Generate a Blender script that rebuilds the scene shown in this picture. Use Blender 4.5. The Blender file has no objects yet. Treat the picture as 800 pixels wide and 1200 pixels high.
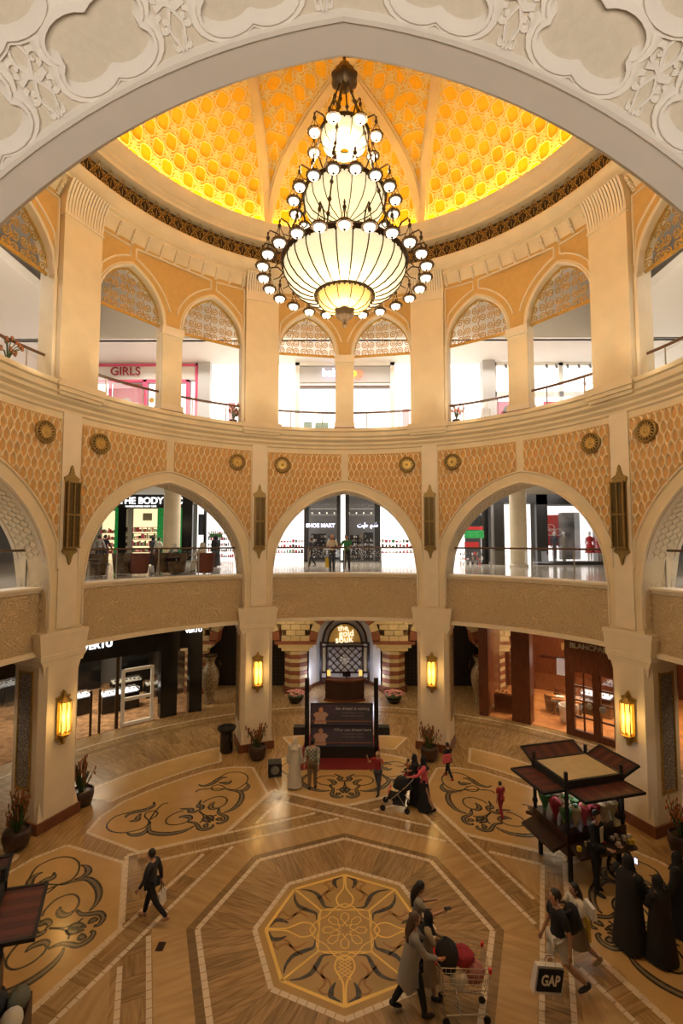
import bpy, bmesh, math, random
from math import sin, cos, pi, radians as rad, sqrt, atan2
from mathutils import Vector, Matrix, Euler
random.seed(7)
S = 9.0                      # radius of the rotunda in metres
EYE = 0.9075                 # eye height above the ground floor, in radii
def ZF(h): return (h + EYE) * S      # height relative to the eye (in radii) -> metres above the floor
def P(th, r, h):             # polar place in the rotunda: th degrees (0 = far side, + = right), r radii, h rel. eye
    t = rad(th); return Vector((r*S*sin(t), r*S*cos(t), ZF(h)))
scn = bpy.context.scene; col = scn.collection

# ------------------------------------------------------------------ camera, world, exposure
cam_d = bpy.data.cameras.new('camera'); cam = bpy.data.objects.new('camera', cam_d); col.objects.link(cam)
cam.location = (0, -1.2133*S, EYE*S)
cam_d.sensor_fit = 'HORIZONTAL'; cam_d.sensor_width = 36; cam_d.lens = 36*561.27/800
cam.rotation_euler = Euler((rad(90+3.494), 0, rad(0.3756)), 'XYZ')
cam_d.clip_start = .05; cam_d.clip_end = 200
scn.camera = cam
scn.view_settings.view_transform = 'Standard'; scn.view_settings.look = 'None'
scn.view_settings.exposure = 0.0; scn.view_settings.gamma = 1; scn.view_settings.use_curve_mapping = False
w = bpy.data.worlds.new('world'); scn.world = w; w.use_nodes = True
w.node_tree.nodes['Background'].inputs[0].default_value = (1, .80, .58, 1)
w.node_tree.nodes['Background'].inputs[1].default_value = .22
def light(kind, name, loc, power, color, size=1, size_y=None, rot=(0,0,0), spot=None):
    d = bpy.data.lights.new(name, kind); o = bpy.data.objects.new(name, d); col.objects.link(o)
    o.location = loc; o.rotation_euler = rot; d.energy = power; d.color = color
    if kind == 'AREA':
        d.size = size
        if size_y: d.shape = 'RECTANGLE'; d.size_y = size_y
    else: d.shadow_soft_size = size
    if spot: d.spot_size = rad(spot); d.spot_blend = .6
    return o
WARM = (1, .83, .57); WHITE = (1, .95, .88)
# gallery ceilings of the upper floors (behind the arcades)
light('AREA', 'upper_gallery_light', (0, 1.34*S, ZF(.98)), 380, WHITE, 2.6*S, 1.6)
light('AREA', 'upper_gallery_light_left', (-1.28*S, .2*S, ZF(.98)), 200, WHITE, 1.6, 8)
light('AREA', 'upper_gallery_light_right', (1.28*S, .2*S, ZF(.98)), 200, WHITE, 1.6, 8)
light('AREA', 'middle_gallery_light', (0, 1.8*S, ZF(.30)), 900, WHITE, 2.8*S, 3)
light('AREA', 'middle_gallery_light_left', (-1.35*S, .3*S, ZF(.30)), 260, WHITE, 2, 8)
light('AREA', 'middle_gallery_light_right', (1.35*S, .3*S, ZF(.30)), 260, WHITE, 2, 8)
for k in (-67.5, -22.5, 22.5, 67.5): light('POINT', 'gallery_fill', P(k, 1.11, .92), 70, (1, .90, .78), .25)      # added fill hidden behind the upper piers, brightens the void behind the grilles
# chandelier
light('POINT', 'chandelier_glow_low', (0, 0, ZF(.47)), 560, WARM, .4)
light('POINT', 'chandelier_glow_top', (0, 0, ZF(.975)), 620, WARM, .3)
# added ring of upward spots that brightens the upper gallery walls
for k in range(-4, 5):
    light('SPOT', 'upper_wall_fill', P(k*22.5 + 11.25, .86, .50), 90, WARM, .3, spot=110,
          rot=(rad(180-28), 0, -rad(k*22.5+11.25)))
# warm downlights of the ground floor
for th in (-78, -45, -15, 15, 45, 78):
    light('SPOT', 'ground_downlight', P(th, 1.3, -.36), 150, (1, .72, .42), .25, spot=125)
# added fill, unseen behind the viewer, aimed up at the near soffit
light('AREA', 'soffit_fill', (0, -1.52*S, ZF(-.1)), 270, (1, .88, .74), 5, 2, rot=(rad(150), 0, 0))

# ------------------------------------------------------------------ materials
MT = {}
def mat(name, c, rough=.6, metal=0, em=None, es=0, noise=0, nscale=4, bump=0, bscale=30, alpha=None, trans=0, stretch=None, c2=None, rnd=0, spec=None):
    m = bpy.data.materials.new(name); m.use_nodes = True; nt = m.node_tree; N = nt.nodes; L = nt.links
    b = N['Principled BSDF']; b.inputs['Base Color'].default_value = (*c, 1)
    b.inputs['Roughness'].default_value = rough; b.inputs['Metallic'].default_value = metal
    if spec is not None: b.inputs['Specular IOR Level'].default_value = spec
    if em: b.inputs['Emission Color'].default_value = (*em, 1); b.inputs['Emission Strength'].default_value = es
    if trans: b.inputs['Transmission Weight'].default_value = trans
    if alpha is not None: b.inputs['Alpha'].default_value = alpha
    tc = N.new('ShaderNodeTexCoord'); mp = N.new('ShaderNodeMapping'); L.new(tc.outputs['Object'], mp.inputs[0])
    if stretch: mp.inputs['Scale'].default_value = stretch
    csock = None
    if noise or c2:
        n = N.new('ShaderNodeTexNoise'); n.inputs['Scale'].default_value = nscale; n.inputs['Detail'].default_value = 5
        L.new(mp.outputs[0], n.inputs['Vector'])
        r = N.new('ShaderNodeMapRange'); r.inputs[1].default_value = .35; r.inputs[2].default_value = .65
        L.new(n.outputs['Fac'], r.inputs[0])
        mx = N.new('ShaderNodeMix'); mx.data_type = 'RGBA'; L.new(r.outputs[0], mx.inputs[0])
        d = c2 if c2 else tuple(x*(1-noise) for x in c)
        mx.inputs[6].default_value = (*c, 1); mx.inputs[7].default_value = (*d, 1)
        csock = mx.outputs[2]
    if rnd:
        oi = N.new('ShaderNodeObjectInfo'); hs = N.new('ShaderNodeHueSaturation')
        r2 = N.new('ShaderNodeMapRange'); r2.inputs[3].default_value = 1-rnd; r2.inputs[4].default_value = 1+rnd
        L.new(oi.outputs['Random'], r2.inputs[0]); L.new(r2.outputs[0], hs.inputs['Value'])
        if csock: L.new(csock, hs.inputs['Color'])
        else: hs.inputs['Color'].default_value = (*c, 1)
        csock = hs.outputs[0]
        if noise or c2:   # shift the veins from slab to slab
            ad = N.new('ShaderNodeVectorMath'); ad.operation = 'SCALE'; ad.inputs[0].default_value = (17, 31, 5)
            L.new(oi.outputs['Random'], ad.inputs['Scale']); L.new(ad.outputs[0], mp.inputs['Location'])
    if csock: L.new(csock, b.inputs['Base Color'])
    if bump:
        n2 = N.new('ShaderNodeTexNoise'); n2.inputs['Scale'].default_value = bscale; n2.inputs['Detail'].default_value = 3
        L.new(tc.outputs['Object'], n2.inputs['Vector'])
        bp = N.new('ShaderNodeBump'); bp.inputs['Strength'].default_value = bump; bp.inputs['Distance'].default_value = .03
        L.new(n2.outputs['Fac'], bp.inputs['Height']); L.new(bp.outputs[0], b.inputs['Normal'])
    MT[name] = m; return m
mat('stone', (.79, .67, .46), .55, noise=.08, nscale=1.5)
mat('stone_pale', (.82, .72, .56), .5, noise=.06, nscale=2)
mat('plaster_white', (.80, .74, .66), .7, noise=.04, nscale=6)
mat('plaster_field', (.66, .58, .46), .8, noise=.06, nscale=30, bump=.15, bscale=60)
mat('soffit_pale', (.72, .62, .47), .75, noise=.06, nscale=8)
mat('tan', (.62, .40, .14), .75, noise=.08, nscale=6)
mat('orange_field', (.62, .36, .13), .8, noise=.12, nscale=9)
mat('lattice_cream', (.93, .79, .56), .6)
mat('dome_gold', (1, .60, .015), .55, noise=.08, nscale=6)
mat('dome_lattice', (.96, .84, .52), .6)
mat('gold', (.55, .36, .10), .4, .6, noise=.2, nscale=12)
mat('gold_line', (.80, .54, .14), .45, .25)
mat('brass', (.36, .25, .09), .45, .6, noise=.3, nscale=20)
mat('bronze', (.075, .045, .022), .45, .6)
mat('dark', (.012, .010, .009), .5)
mat('frieze_dark', (.03, .02, .012), .7)
mat('red_stone', (.20, .07, .035), .3, noise=.2, nscale=6)
mat('vein', (.40, .26, .12), .24, c2=(.25, .155, .07), nscale=3.5, stretch=(5, .5, 1), rnd=.16)
mat('vein_light', (.50, .34, .16), .22, c2=(.40, .255, .115), nscale=2.2, stretch=(4, .5, 1), rnd=.10)
mat('vein_dark', (.26, .165, .075), .25, c2=(.18, .11, .05), nscale=3.5, stretch=(5, .5, 1), rnd=.12)
mat('tan_marble', (.56, .37, .16), .22, noise=.12, nscale=1.6)
mat('tan_marble_gold', (.44, .28, .10), .24, noise=.14, nscale=1.8)
mat('white_marble', (.72, .60, .44), .25, noise=.1, nscale=4)
mat('inlay_dark', (.035, .028, .02), .25, c2=(.085, .07, .05), nscale=9)
mat('inlay_grey', (.20, .16, .11), .25)
mat('inlay_brown', (.30, .15, .05), .25)
mat('glass', (1, 1, 1), .02, trans=1, alpha=.14)
mat('shop_white', (.92, .90, .86), .5)
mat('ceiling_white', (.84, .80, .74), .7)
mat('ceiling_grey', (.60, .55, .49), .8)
mat('bright_panel', (.95, .94, .92), .4, em=(1, .97, .94), es=1.25)  # emission puts the lit look into shop walls; also for trays and niches
mat('warm_panel', (.95, .85, .6), .4, em=(1, .80, .45), es=1.1)  # warm glow put into shop windows, standing for a lit interior
mat('sign_soft', (1, .95, .8), em=(1, .92, .7), es=1.0)
mat('figure', (.42, .27, .22), .6)
mat('dusty_pink', (.34, .13, .12), .8)
mat('lamp_white', (1, .97, .9), .3, em=(1, .90, .72), es=1.8)
mat('lamp_glass', (.9, .8, .5), .3, em=(1, .88, .55), es=.85)
mat('lamp_yellow', (.9, .6, .2), .3, em=(1, .66, .16), es=.9)
mat('sconce_glass', (1, .7, .2), .3, em=(1, .60, .08), es=2.3)
mat('cove', (1, .8, .2), .3, em=(1, .66, .10), es=42)
mat('sign_white', (1, 1, 1), .3, em=(1, 1, 1), es=2.2)
mat('sign_blue', (.7, .7, 1), .3, em=(.72, .70, 1), es=2.2)
mat('wood', (.16, .045, .016), .3, c2=(.09, .024, .01), nscale=3, stretch=(6, 6, .8))
mat('wood_dark', (.045, .016, .010), .35, c2=(.022, .009, .006), nscale=4, stretch=(5, 5, .8))
mat('black_gloss', (.012, .011, .011), .15)
mat('black', (.014, .012, .012), .7)
mat('carpet_brown', (.55, .31, .15), .9, c2=(.26, .13, .06), nscale=3.2)
mat('carpet_orange', (.62, .25, .07), .7, c2=(.42, .15, .04), nscale=2)
mat('carpet_red', (.17, .008, .012), .9)
mat('pink', (.78, .10, .22), .5)
mat('pink_pale', (.85, .42, .50), .5)
mat('grey_panel', (.52, .50, .49), .6)
mat('grey_dark', (.20, .19, .18), .5)
mat('rail_wood', (.10, .045, .02), .35)
mat('steel', (.45, .42, .38), .3, .8)
mat('white', (.75, .72, .68), .6)
mat('floor_polished', (.62, .54, .44), .12, noise=.08, nscale=3)
mat('green_lit', (.03, .30, .08), .5, em=(.02, .35, .06), es=.35, noise=.5, nscale=8)
mat('green', (.05, .16, .04), .6)
mat('leaf', (.05, .09, .03), .5)
mat('flower_orange', (.27, .09, .03), .6, rnd=.2)
mat('flower_pink', (.72, .22, .20), .6, c2=(.85, .50, .45), nscale=14)
mat('pot', (.045, .022, .016), .35)
mat('red', (.55, .03, .03), .5)
mat('vase_pattern', (.40, .28, .15), .35, c2=(.08, .05, .03), nscale=16)
mat('cream_fabric', (.55, .45, .27), .8, noise=.1, nscale=5)
mat('stripe_dark', (.06, .014, .012), .6)
mat('stripe_red', (.10, .022, .016), .6)
mat('skin', (.46, .25, .155), .55)
mat('hair', (.014, .010, .008), .5)
mat('hair_brown', (.10, .055, .03), .5)
mat('cloth_black', (.012, .011, .013), .85)
mat('cloth_dark', (.030, .028, .034), .85)
mat('cloth_white', (.62, .58, .50), .85)
mat('cloth_grey', (.27, .25, .22), .85)
mat('cloth_tan', (.36, .27, .17), .85)
mat('cloth_green', (.03, .22, .08), .85)
mat('cloth_teal', (.05, .20, .19), .85)
mat('cloth_pink', (.62, .10, .14), .85)
mat('cloth_red', (.30, .02, .03), .85)
mat('cloth_khaki', (.16, .11, .06), .85)
mat('denim', (.06, .07, .09), .85)
mat('cloth_olive', (.15, .15, .11), .85)
mat('yellow', (.62, .45, .04), .6)
mat('chair_fabric', (.16, .10, .05), .9, c2=(.05, .03, .015), nscale=5)
mat('chair_red', (.13, .035, .02), .8)
mat('block_cream', (.66, .50, .25), .6, noise=.1, nscale=4, rnd=.08)
mat('block_red', (.30, .10, .045), .6, noise=.15, nscale=4, rnd=.08)
mat('mural_grey', (.34, .34, .35), .5, c2=(.08, .08, .09), nscale=1.2)
mat('banner', (.040, .012, .05), .35, c2=(.012, .008, .02), nscale=1.5)
def tex_mosaic():
    m = mat('mosaic', (.10, .12, .17), .35); nt = m.node_tree; N = nt.nodes; L = nt.links
    tc = N.new('ShaderNodeTexCoord'); v = N.new('ShaderNodeTexVoronoi'); v.feature = 'DISTANCE_TO_EDGE'; v.inputs['Scale'].default_value = 15
    cr = N.new('ShaderNodeValToRGB'); e = cr.color_ramp
    e.elements[0].position = .0; e.elements[0].color = (.50, .44, .34, 1); e.elements[1].position = .16; e.elements[1].color = (.06, .08, .14, 1)
    x = e.elements.new(.42); x.color = (.10, .10, .13, 1); y = e.elements.new(.5); y.color = (.34, .22, .11, 1)
    L.new(tc.outputs['Object'], v.inputs['Vector']); L.new(v.outputs['Distance'], cr.inputs[0]); L.new(cr.outputs[0], N['Principled BSDF'].inputs['Base Color'])
tex_mosaic()
def tex_arabesque():
    m = mat('arabesque', (.64, .50, .31), .7); nt = m.node_tree; N = nt.nodes; L = nt.links
    tc = N.new('ShaderNodeTexCoord'); n = N.new('ShaderNodeTexNoise'); n.inputs['Scale'].default_value = 2.2; n.inputs['Distortion'].default_value = 1.5
    wv = N.new('ShaderNodeMath'); wv.operation = 'MULTIPLY'; wv.inputs[1].default_value = 75
    sn = N.new('ShaderNodeMath'); sn.operation = 'SINE'
    L.new(tc.outputs['Object'], n.inputs['Vector']); L.new(n.outputs['Fac'], wv.inputs[0]); L.new(wv.outputs[0], sn.inputs[0])
    bp = N.new('ShaderNodeBump'); bp.inputs['Strength'].default_value = .55; bp.inputs['Distance'].default_value = .03
    L.new(sn.outputs[0], bp.inputs['Height']); L.new(bp.outputs[0], N['Principled BSDF'].inputs['Normal'])
    mr = N.new('ShaderNodeMapRange'); mr.inputs[1].default_value = -1; mr.inputs[2].default_value = 1
    mx = N.new('ShaderNodeMix'); mx.data_type = 'RGBA'; mx.inputs[6].default_value = (.55, .41, .24, 1); mx.inputs[7].default_value = (.68, .54, .35, 1)
    L.new(sn.outputs[0], mr.inputs[0]); L.new(mr.outputs[0], mx.inputs[0]); L.new(mx.outputs[2], N['Principled BSDF'].inputs['Base Color'])
tex_arabesque()
def tex_plaid():
    m = mat('plaid', (.3, .3, .26), .85); nt = m.node_tree; N = nt.nodes; L = nt.links
    tc = N.new('ShaderNodeTexCoord'); c = N.new('ShaderNodeTexChecker'); c.inputs['Scale'].default_value = 16
    c.inputs[1].default_value = (.40, .40, .34, 1); c.inputs[2].default_value = (.13, .14, .12, 1)
    L.new(tc.outputs['Object'], c.inputs['Vector']); L.new(c.outputs[0], N['Principled BSDF'].inputs['Base Color'])
tex_plaid()

# ------------------------------------------------------------------ mesh helpers
def setp(o, label=None, cat=None, group=None, kind=None):
    if label: o['label'] = label
    if cat: o['category'] = cat
    if group: o['group'] = group
    if kind: o['kind'] = kind
    return o
def empty(name, loc=(0,0,0), rz=0, label=None, cat=None, group=None, kind=None):
    o = bpy.data.objects.new(name, None); col.objects.link(o); o.location = loc; o.rotation_euler = (0, 0, rz)
    o.empty_display_size = .2
    return setp(o, label, cat, group, kind)
def link_mesh(name, me, parent=None, world=False):
    o = bpy.data.objects.new(name, me); col.objects.link(o)
    if parent is not None:
        o.parent = parent
        if world: o.location = -Vector(parent.location)
    return o
class MB:
    def __init__(s): s.v = []; s.f = []; s.m = []; s.cur = 0
    def add(s, vs, fs):
        b = len(s.v); s.v += [tuple(q) for q in vs]; s.f += [tuple(i+b for i in f) for f in fs]; s.m += [s.cur]*len(fs); return s
    def box(s, c, d, rz=0, M=None):
        x, y, z = d[0]/2, d[1]/2, d[2]/2; vs = []
        for sz in (-z, z):
            for sx, sy in ((-x,-y),(x,-y),(x,y),(-x,y)):
                q = Vector((sx, sy, sz))
                if M is not None: q = M @ q
                elif rz: q = Vector((q.x*cos(rz)-q.y*sin(rz), q.x*sin(rz)+q.y*cos(rz), q.z))
                vs.append(q + Vector(c))
        return s.add(vs, [(0,3,2,1),(4,5,6,7),(0,1,5,4),(1,2,6,5),(2,3,7,6),(3,0,4,7)])
    def quad(s, a, b, c, d): return s.add([a,b,c,d], [(0,1,2,3)])
    def lathe(s, prof, n=20, c=(0,0,0), cap=True, a0=0, a1=360, sx=1, sy=1, wob=None):
        full = abs(a1-a0) >= 360; m = n if full else n+1; vs = []
        for r, z in prof:
            for i in range(m):
                t = rad(a0 + (a1-a0)*i/n); k = wob(t, z) if wob else 1
                vs.append((c[0]+r*k*sx*sin(t), c[1]+r*k*sy*cos(t), c[2]+z))
        fs = []
        for j in range(len(prof)-1):
            for i in range(n):
                i2 = (i+1) % m; fs.append((j*m+i, j*m+i2, (j+1)*m+i2, (j+1)*m+i))
        if full and cap:
            if prof[0][0] > 1e-4: fs.append(tuple(range(m))[::-1])
            if prof[-1][0] > 1e-4: fs.append(tuple(range((len(prof)-1)*m, len(prof)*m)))
        return s.add(vs, fs)
    def tube(s, pts, r, n=6, cap=True):
        pts = [Vector(q) for q in pts]; rs = r if isinstance(r, (list, tuple)) else [r]*len(pts); vs = []; up = None
        for i, q in enumerate(pts):
            d = (pts[min(i+1, len(pts)-1)] - pts[max(i-1, 0)])
            d = d.normalized() if d.length > 1e-9 else Vector((0,0,1))
            if up is None: up = d.orthogonal().normalized()
            up = (up - d*up.dot(d)); up = up.normalized() if up.length > 1e-6 else d.orthogonal().normalized()
            w_ = d.cross(up)
            for k in range(n):
                t = 2*pi*k/n; vs.append(q + (up*cos(t) + w_*sin(t))*rs[i])
        fs = [(j*n+k, j*n+(k+1) % n, (j+1)*n+(k+1) % n, (j+1)*n+k) for j in range(len(pts)-1) for k in range(n)]
        if cap: fs += [tuple(range(n))[::-1], tuple(range((len(pts)-1)*n, len(pts)*n))]
        return s.add(vs, fs)
    def ell(s, c, d, n=10, m=7, M=None):
        vs = []; fs = []
        for j in range(m+1):
            p = -pi/2 + pi*j/m
            for i in range(n):
                t = 2*pi*i/n; q = Vector((d[0]*cos(p)*cos(t), d[1]*cos(p)*sin(t), d[2]*sin(p)))
                if M is not None: q = M @ q
                vs.append(q + Vector(c))
        for j in range(m):
            for i in range(n): fs.append((j*n+i, j*n+(i+1) % n, (j+1)*n+(i+1) % n, (j+1)*n+i))
        return s.add(vs, fs)
    def prism(s, poly, z0, z1, fn=None):      # outline in a plane, extruded; fn maps (x, y, z)
        n = len(poly); vs = [(x, y, z0) for x, y in poly] + [(x, y, z1) for x, y in poly]
        if fn: vs = [fn(*q) for q in vs]
        return s.add(vs, [tuple(range(n))[::-1], tuple(range(n, 2*n))] + [(i, (i+1) % n, n+(i+1) % n, n+i) for i in range(n)])
    def ribbon(s, pts, hw, w0, w1, fn, taper=None, top=.45):   # raised moulding along a line drawn in (u, v), relief w
        if len(pts) < 2: return s
        vs = []; closed = (abs(pts[0][0]-pts[-1][0]) + abs(pts[0][1]-pts[-1][1])) < 1e-9 and len(pts) > 3
        for i, (x, y) in enumerate(pts):
            if closed: a, b = pts[i-1 if i else len(pts)-2], pts[i+1 if i < len(pts)-1 else 1]
            else: a, b = pts[max(i-1, 0)], pts[min(i+1, len(pts)-1)]
            dx, dy = b[0]-a[0], b[1]-a[1]; l = sqrt(dx*dx+dy*dy) or 1; nx, ny = -dy/l, dx/l
            k = hw*(taper[i] if taper else 1)
            for q, ww in ((-1, w0), (-top, w1), (top, w1), (1, w0)): vs.append(fn(x+nx*k*q, y+ny*k*q, ww))
        return s.add(vs, [(4*i+j, 4*i+j+1, 4*i+j+5, 4*i+j+4) for i in range(len(pts)-1) for j in range(3)])
    def mesh(s, name, mats, smooth=False, norm=True):
        me = bpy.data.meshes.new(name); me.from_pydata(s.v, [], s.f)
        for mm in (mats if isinstance(mats, (list, tuple)) else [mats]): me.materials.append(MT[mm])
        if any(s.m): me.polygons.foreach_set('material_index', s.m)
        if norm and len(s.f) < 60000:
            bm = bmesh.new(); bm.from_mesh(me); bmesh.ops.recalc_face_normals(bm, faces=bm.faces); bm.to_mesh(me); bm.free()
        if smooth:
            me.polygons.foreach_set('use_smooth', [True]*len(me.polygons))
            try: me.set_sharp_from_angle(angle=rad(50))
            except Exception: pass
        me.update(); return me
    def build(s, name, mats, parent=None, world=False, smooth=False, kind=None, label=None, norm=True):
        o = link_mesh(name, s.mesh(name, mats, smooth, norm), parent, world)
        return setp(o, label, None, None, kind)
def copy_tree(o, parent=None):
    c = o.copy(); col.objects.link(c); c.parent = parent
    for ch in list(o.children): copy_tree(ch, c)
    return c
def runs(pts, inside):
    out = []; cur = []
    for q in pts:
        if inside(*q): cur.append(q)
        else:
            if len(cur) > 1: out.append(cur)
            cur = []
    if len(cur) > 1: out.append(cur)
    return out
def arcp(cx, cy, rx, ry, a0, a1, n): return [(cx+rx*cos(rad(a0+(a1-a0)*i/n)), cy+ry*sin(rad(a0+(a1-a0)*i/n))) for i in range(n+1)]
def spiral(cx, cy, r0, r1, a0, turns, n=14, ky=1):
    return [(cx+(r0+(r1-r0)*i/n)*cos(rad(a0)+2*pi*turns*i/n), cy+ky*(r0+(r1-r0)*i/n)*sin(rad(a0)+2*pi*turns*i/n)) for i in range(n+1)]
def smooth_line(pts, n=5):       # Catmull-Rom
    out = []; m = len(pts)
    for i in range(m-1):
        p0, p1, p2, p3 = pts[max(i-1,0)], pts[i], pts[i+1], pts[min(i+2, m-1)]
        for k in range(n):
            t = k/n; out.append(tuple(.5*((2*p1[j]) + (-p0[j]+p2[j])*t + (2*p0[j]-5*p1[j]+4*p2[j]-p3[j])*t*t + (-p0[j]+3*p1[j]-3*p2[j]+p3[j])*t**3) for j in (0, 1)))
    out.append(pts[-1]); return out
def cyl(tc, r, side=-1):          # map (u radii, h, w radii of relief towards the centre) on the drum of radius r
    def fn(u, h, w_=0):
        t = rad(tc) + u; rr = (r - w_)*S; return (rr*sin(t), rr*cos(t), ZF(h))
    return fn
def text(name, body, size, material, parent=None, loc=(0,0,0), rot=(0,0,0), extrude=.01, align='CENTER', squeeze=1, label=None, bold=0):
    cu = bpy.data.curves.new(name, 'FONT'); cu.body = body; cu.size = size; cu.extrude = extrude; cu.align_x = align; cu.align_y = 'CENTER'; cu.offset = bold
    o = bpy.data.objects.new(name, cu); col.objects.link(o); bpy.context.view_layer.update()
    me = bpy.data.meshes.new_from_object(o.evaluated_get(bpy.context.evaluated_depsgraph_get()))
    bpy.data.objects.remove(o); me.materials.clear(); me.materials.append(MT[material])
    o = link_mesh(name, me, parent); o.location = loc; o.rotation_euler = rot; o.scale = (squeeze, 1, 1)
    if label: o['label'] = label
    return o
# ------------------------------------------------------------------ FLOOR
YC = -.036                       # the star of the pavement is centred a little towards the viewer
floor = MB().prism([(3.4*sin(rad(a))*S, (3.4*cos(rad(a)))*S) for a in range(0, 360, 6)], -.3, 0).build('floor', 'vein', kind='structure')
def fpt(x, y, z): return (x*S, (y+YC)*S, z)
def fpt0(x, y, z): return (x*S, y*S, z)
def octp(r, off=0): return [(r*sin(rad(45*k+off)), r*cos(rad(45*k+off))) for k in range(8)]
def polar(r, a): return (r*sin(rad(a)), r*cos(rad(a)))
def lerp(a, b, t): return (a[0]+(b[0]-a[0])*t, a[1]+(b[1]-a[1])*t)
MB().prism(octp(.205), 0, .006, fpt).build('medallion_field', 'tan_marble_gold', floor)
def block_line(mb, a, b, hw, z, fn, size=.021):     # a line of little white blocks with open joints
    L_ = sqrt((b[0]-a[0])**2+(b[1]-a[1])**2); n = max(1, round(L_/size)); dx, dy = (b[0]-a[0])/L_, (b[1]-a[1])/L_; nx, ny = -dy*hw, dx*hw
    for i in range(n):
        p, q = lerp(a, b, (i+.04)/n), lerp(a, b, (i+.96)/n)
        mb.add([fn(p[0]-nx, p[1]-ny, z), fn(q[0]-nx, q[1]-ny, z), fn(q[0]+nx, q[1]+ny, z), fn(p[0]+nx, p[1]+ny, z)], [(0,1,2,3)])
def ring_part(name, r, hw, z, m='white_marble'):
    mb = MB(); o = octp(r)
    for k in range(8): block_line(mb, o[k], o[(k+1) % 8], hw, z, fpt)
    mb.build(name, m, floor, kind='stuff', norm=False)
ring_part('white_border', .211, .0058, .0075)
ring_part('white_border', .345, .0062, .0075)
# radial planks between the two white octagons
for k in range(8):
    a, b = 45*k, 45*k+45; A0, B0, A1, B1 = polar(.217, a), polar(.217, b), polar(.339, a), polar(.339, b)
    n = 9
    for i in range(n):
        q = [lerp(A0, B0, i/n), lerp(A0, B0, (i+.97)/n), lerp(A1, B1, (i+.97)/n), lerp(A1, B1, i/n)]
        c = (sum(x for x, _ in q)/4, sum(y for _, y in q)/4); an = -rad(a+22.5)
        loc = Vector(fpt(c[0], c[1], 0))
        mb = MB(); mb.prism([((x-c[0])*S*cos(-an)-(y-c[1])*S*sin(-an), (x-c[0])*S*sin(-an)+(y-c[1])*S*cos(-an)) for x, y in q], 0, .006)
        # grain across the plank direction: swap axes through rotation
        o = mb.build('plank', 'vein' , floor); o.location = loc; o.rotation_euler = (0, 0, an)
# plain octagon bands
for k in range(8):
    for r0, r1, m in ((.352, .372, 'vein_dark'), (.372, .452, 'vein_light')):
        a, b = 45*k, 45*k+45
        q = [polar(r0, a), polar(r0, b), polar(r1, b), polar(r1, a)]
        c = ((q[0][0]+q[1][0])/2, (q[0][1]+q[1][1])/2); an = -rad(a+22.5)
        mb = MB().prism([((x-c[0])*S*cos(-an)-(y-c[1])*S*sin(-an), (x-c[0])*S*sin(-an)+(y-c[1])*S*cos(-an)) for x, y in q], 0, .0055)
        o = mb.build('band_slab', m, floor); o.location = Vector(fpt(c[0], c[1], 0)); o.rotation_euler = (0, 0, an)
# the interlaced star of parquet bands
AI, AO = .425, .482
mb = MB()
for i in range(3): mb.box(((i-1)*.165, 0, .0032), (.161, .49, .0064))
pq = mb.mesh('parquet_block', 'vein')
for k in range(8):           # every band passes under its neighbour on one side and over the other: a cyclic weave
    nrm = 45*k+22.5; cq = cos(pi/4)
    def loc(d, t): n_ = rad(nrm); return (d*sin(n_)+t*cos(n_), d*cos(n_)-t*sin(n_))
    under = lambda d, t: t > 0 and AI-.006 < (d+t)*cq < AO+.006
    m = (AI+AO)/2; n = 16; hd = .0
    t0 = lambda d: (AI-.006)/cq-d; t1 = lambda d: (AO+.006)/cq-d
    for q in ([loc(AI, -AI), loc(AI, t0(AI)), loc(AO, t0(AO)), loc(AO, -AO)], [loc(AI, t1(AI)), loc(AI, AI+.001), loc(AO, AO), loc(AO, t1(AO))]):
        if q[1] and t1(AI) < AI or q[0] == loc(AI, -AI): MB().prism(q, 0, .002, fpt).build('band_bed', 'vein_dark', floor)
    for i in range(n):
        t = -m + (i+.5)*2*m/n
        if under(m, t-.012) and under(m, t+.012): continue
        o = link_mesh('parquet_block', pq, floor); c = loc(m, t)
        o.location = Vector(fpt(c[0], c[1], -.0006 if under(m, t-.026) or under(m, t+.026) else 0)); o.rotation_euler = (0, 0, -rad(nrm)+(pi/2 if i % 2 else 0)); o.scale = ((AO-AI)*S/.50, 2*m/n*S/.50, 1) if i % 2 else (2*m/n*S/.50, (AO-AI)*S/.50, 1)
    mb = MB()
    for d in (AI, AO):
        nn = round(2*d/.0205)
        for i in range(nn):
            ta, tb = -d+2*d*(i+.04)/nn, -d+2*d*(i+.96)/nn
            if under(d, ta) or under(d, tb): continue
            p, q = loc(d-.0055, ta), loc(d+.0055, ta); r, s_ = loc(d+.0055, tb), loc(d-.0055, tb)
            mb.add([fpt(*x, .0074) for x in (p, q, r, s_)], [(0, 1, 2, 3)])
    mb.build('white_border', 'white_marble', floor, kind='stuff', norm=False)
    # the smooth triangle inside every star tip
    T = [polar(.585, 45*k), None, None]
    a = 45*k+22.5
    tip = polar(AI*sqrt(2)*.985, a); lft = polar(.517, a-13.5); rgt = polar(.517, a+13.5)
    MB().prism([tip, rgt, polar(.497, a), lft], 0, .0045, fpt).build('star_point', 'vein_light', floor)
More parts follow.
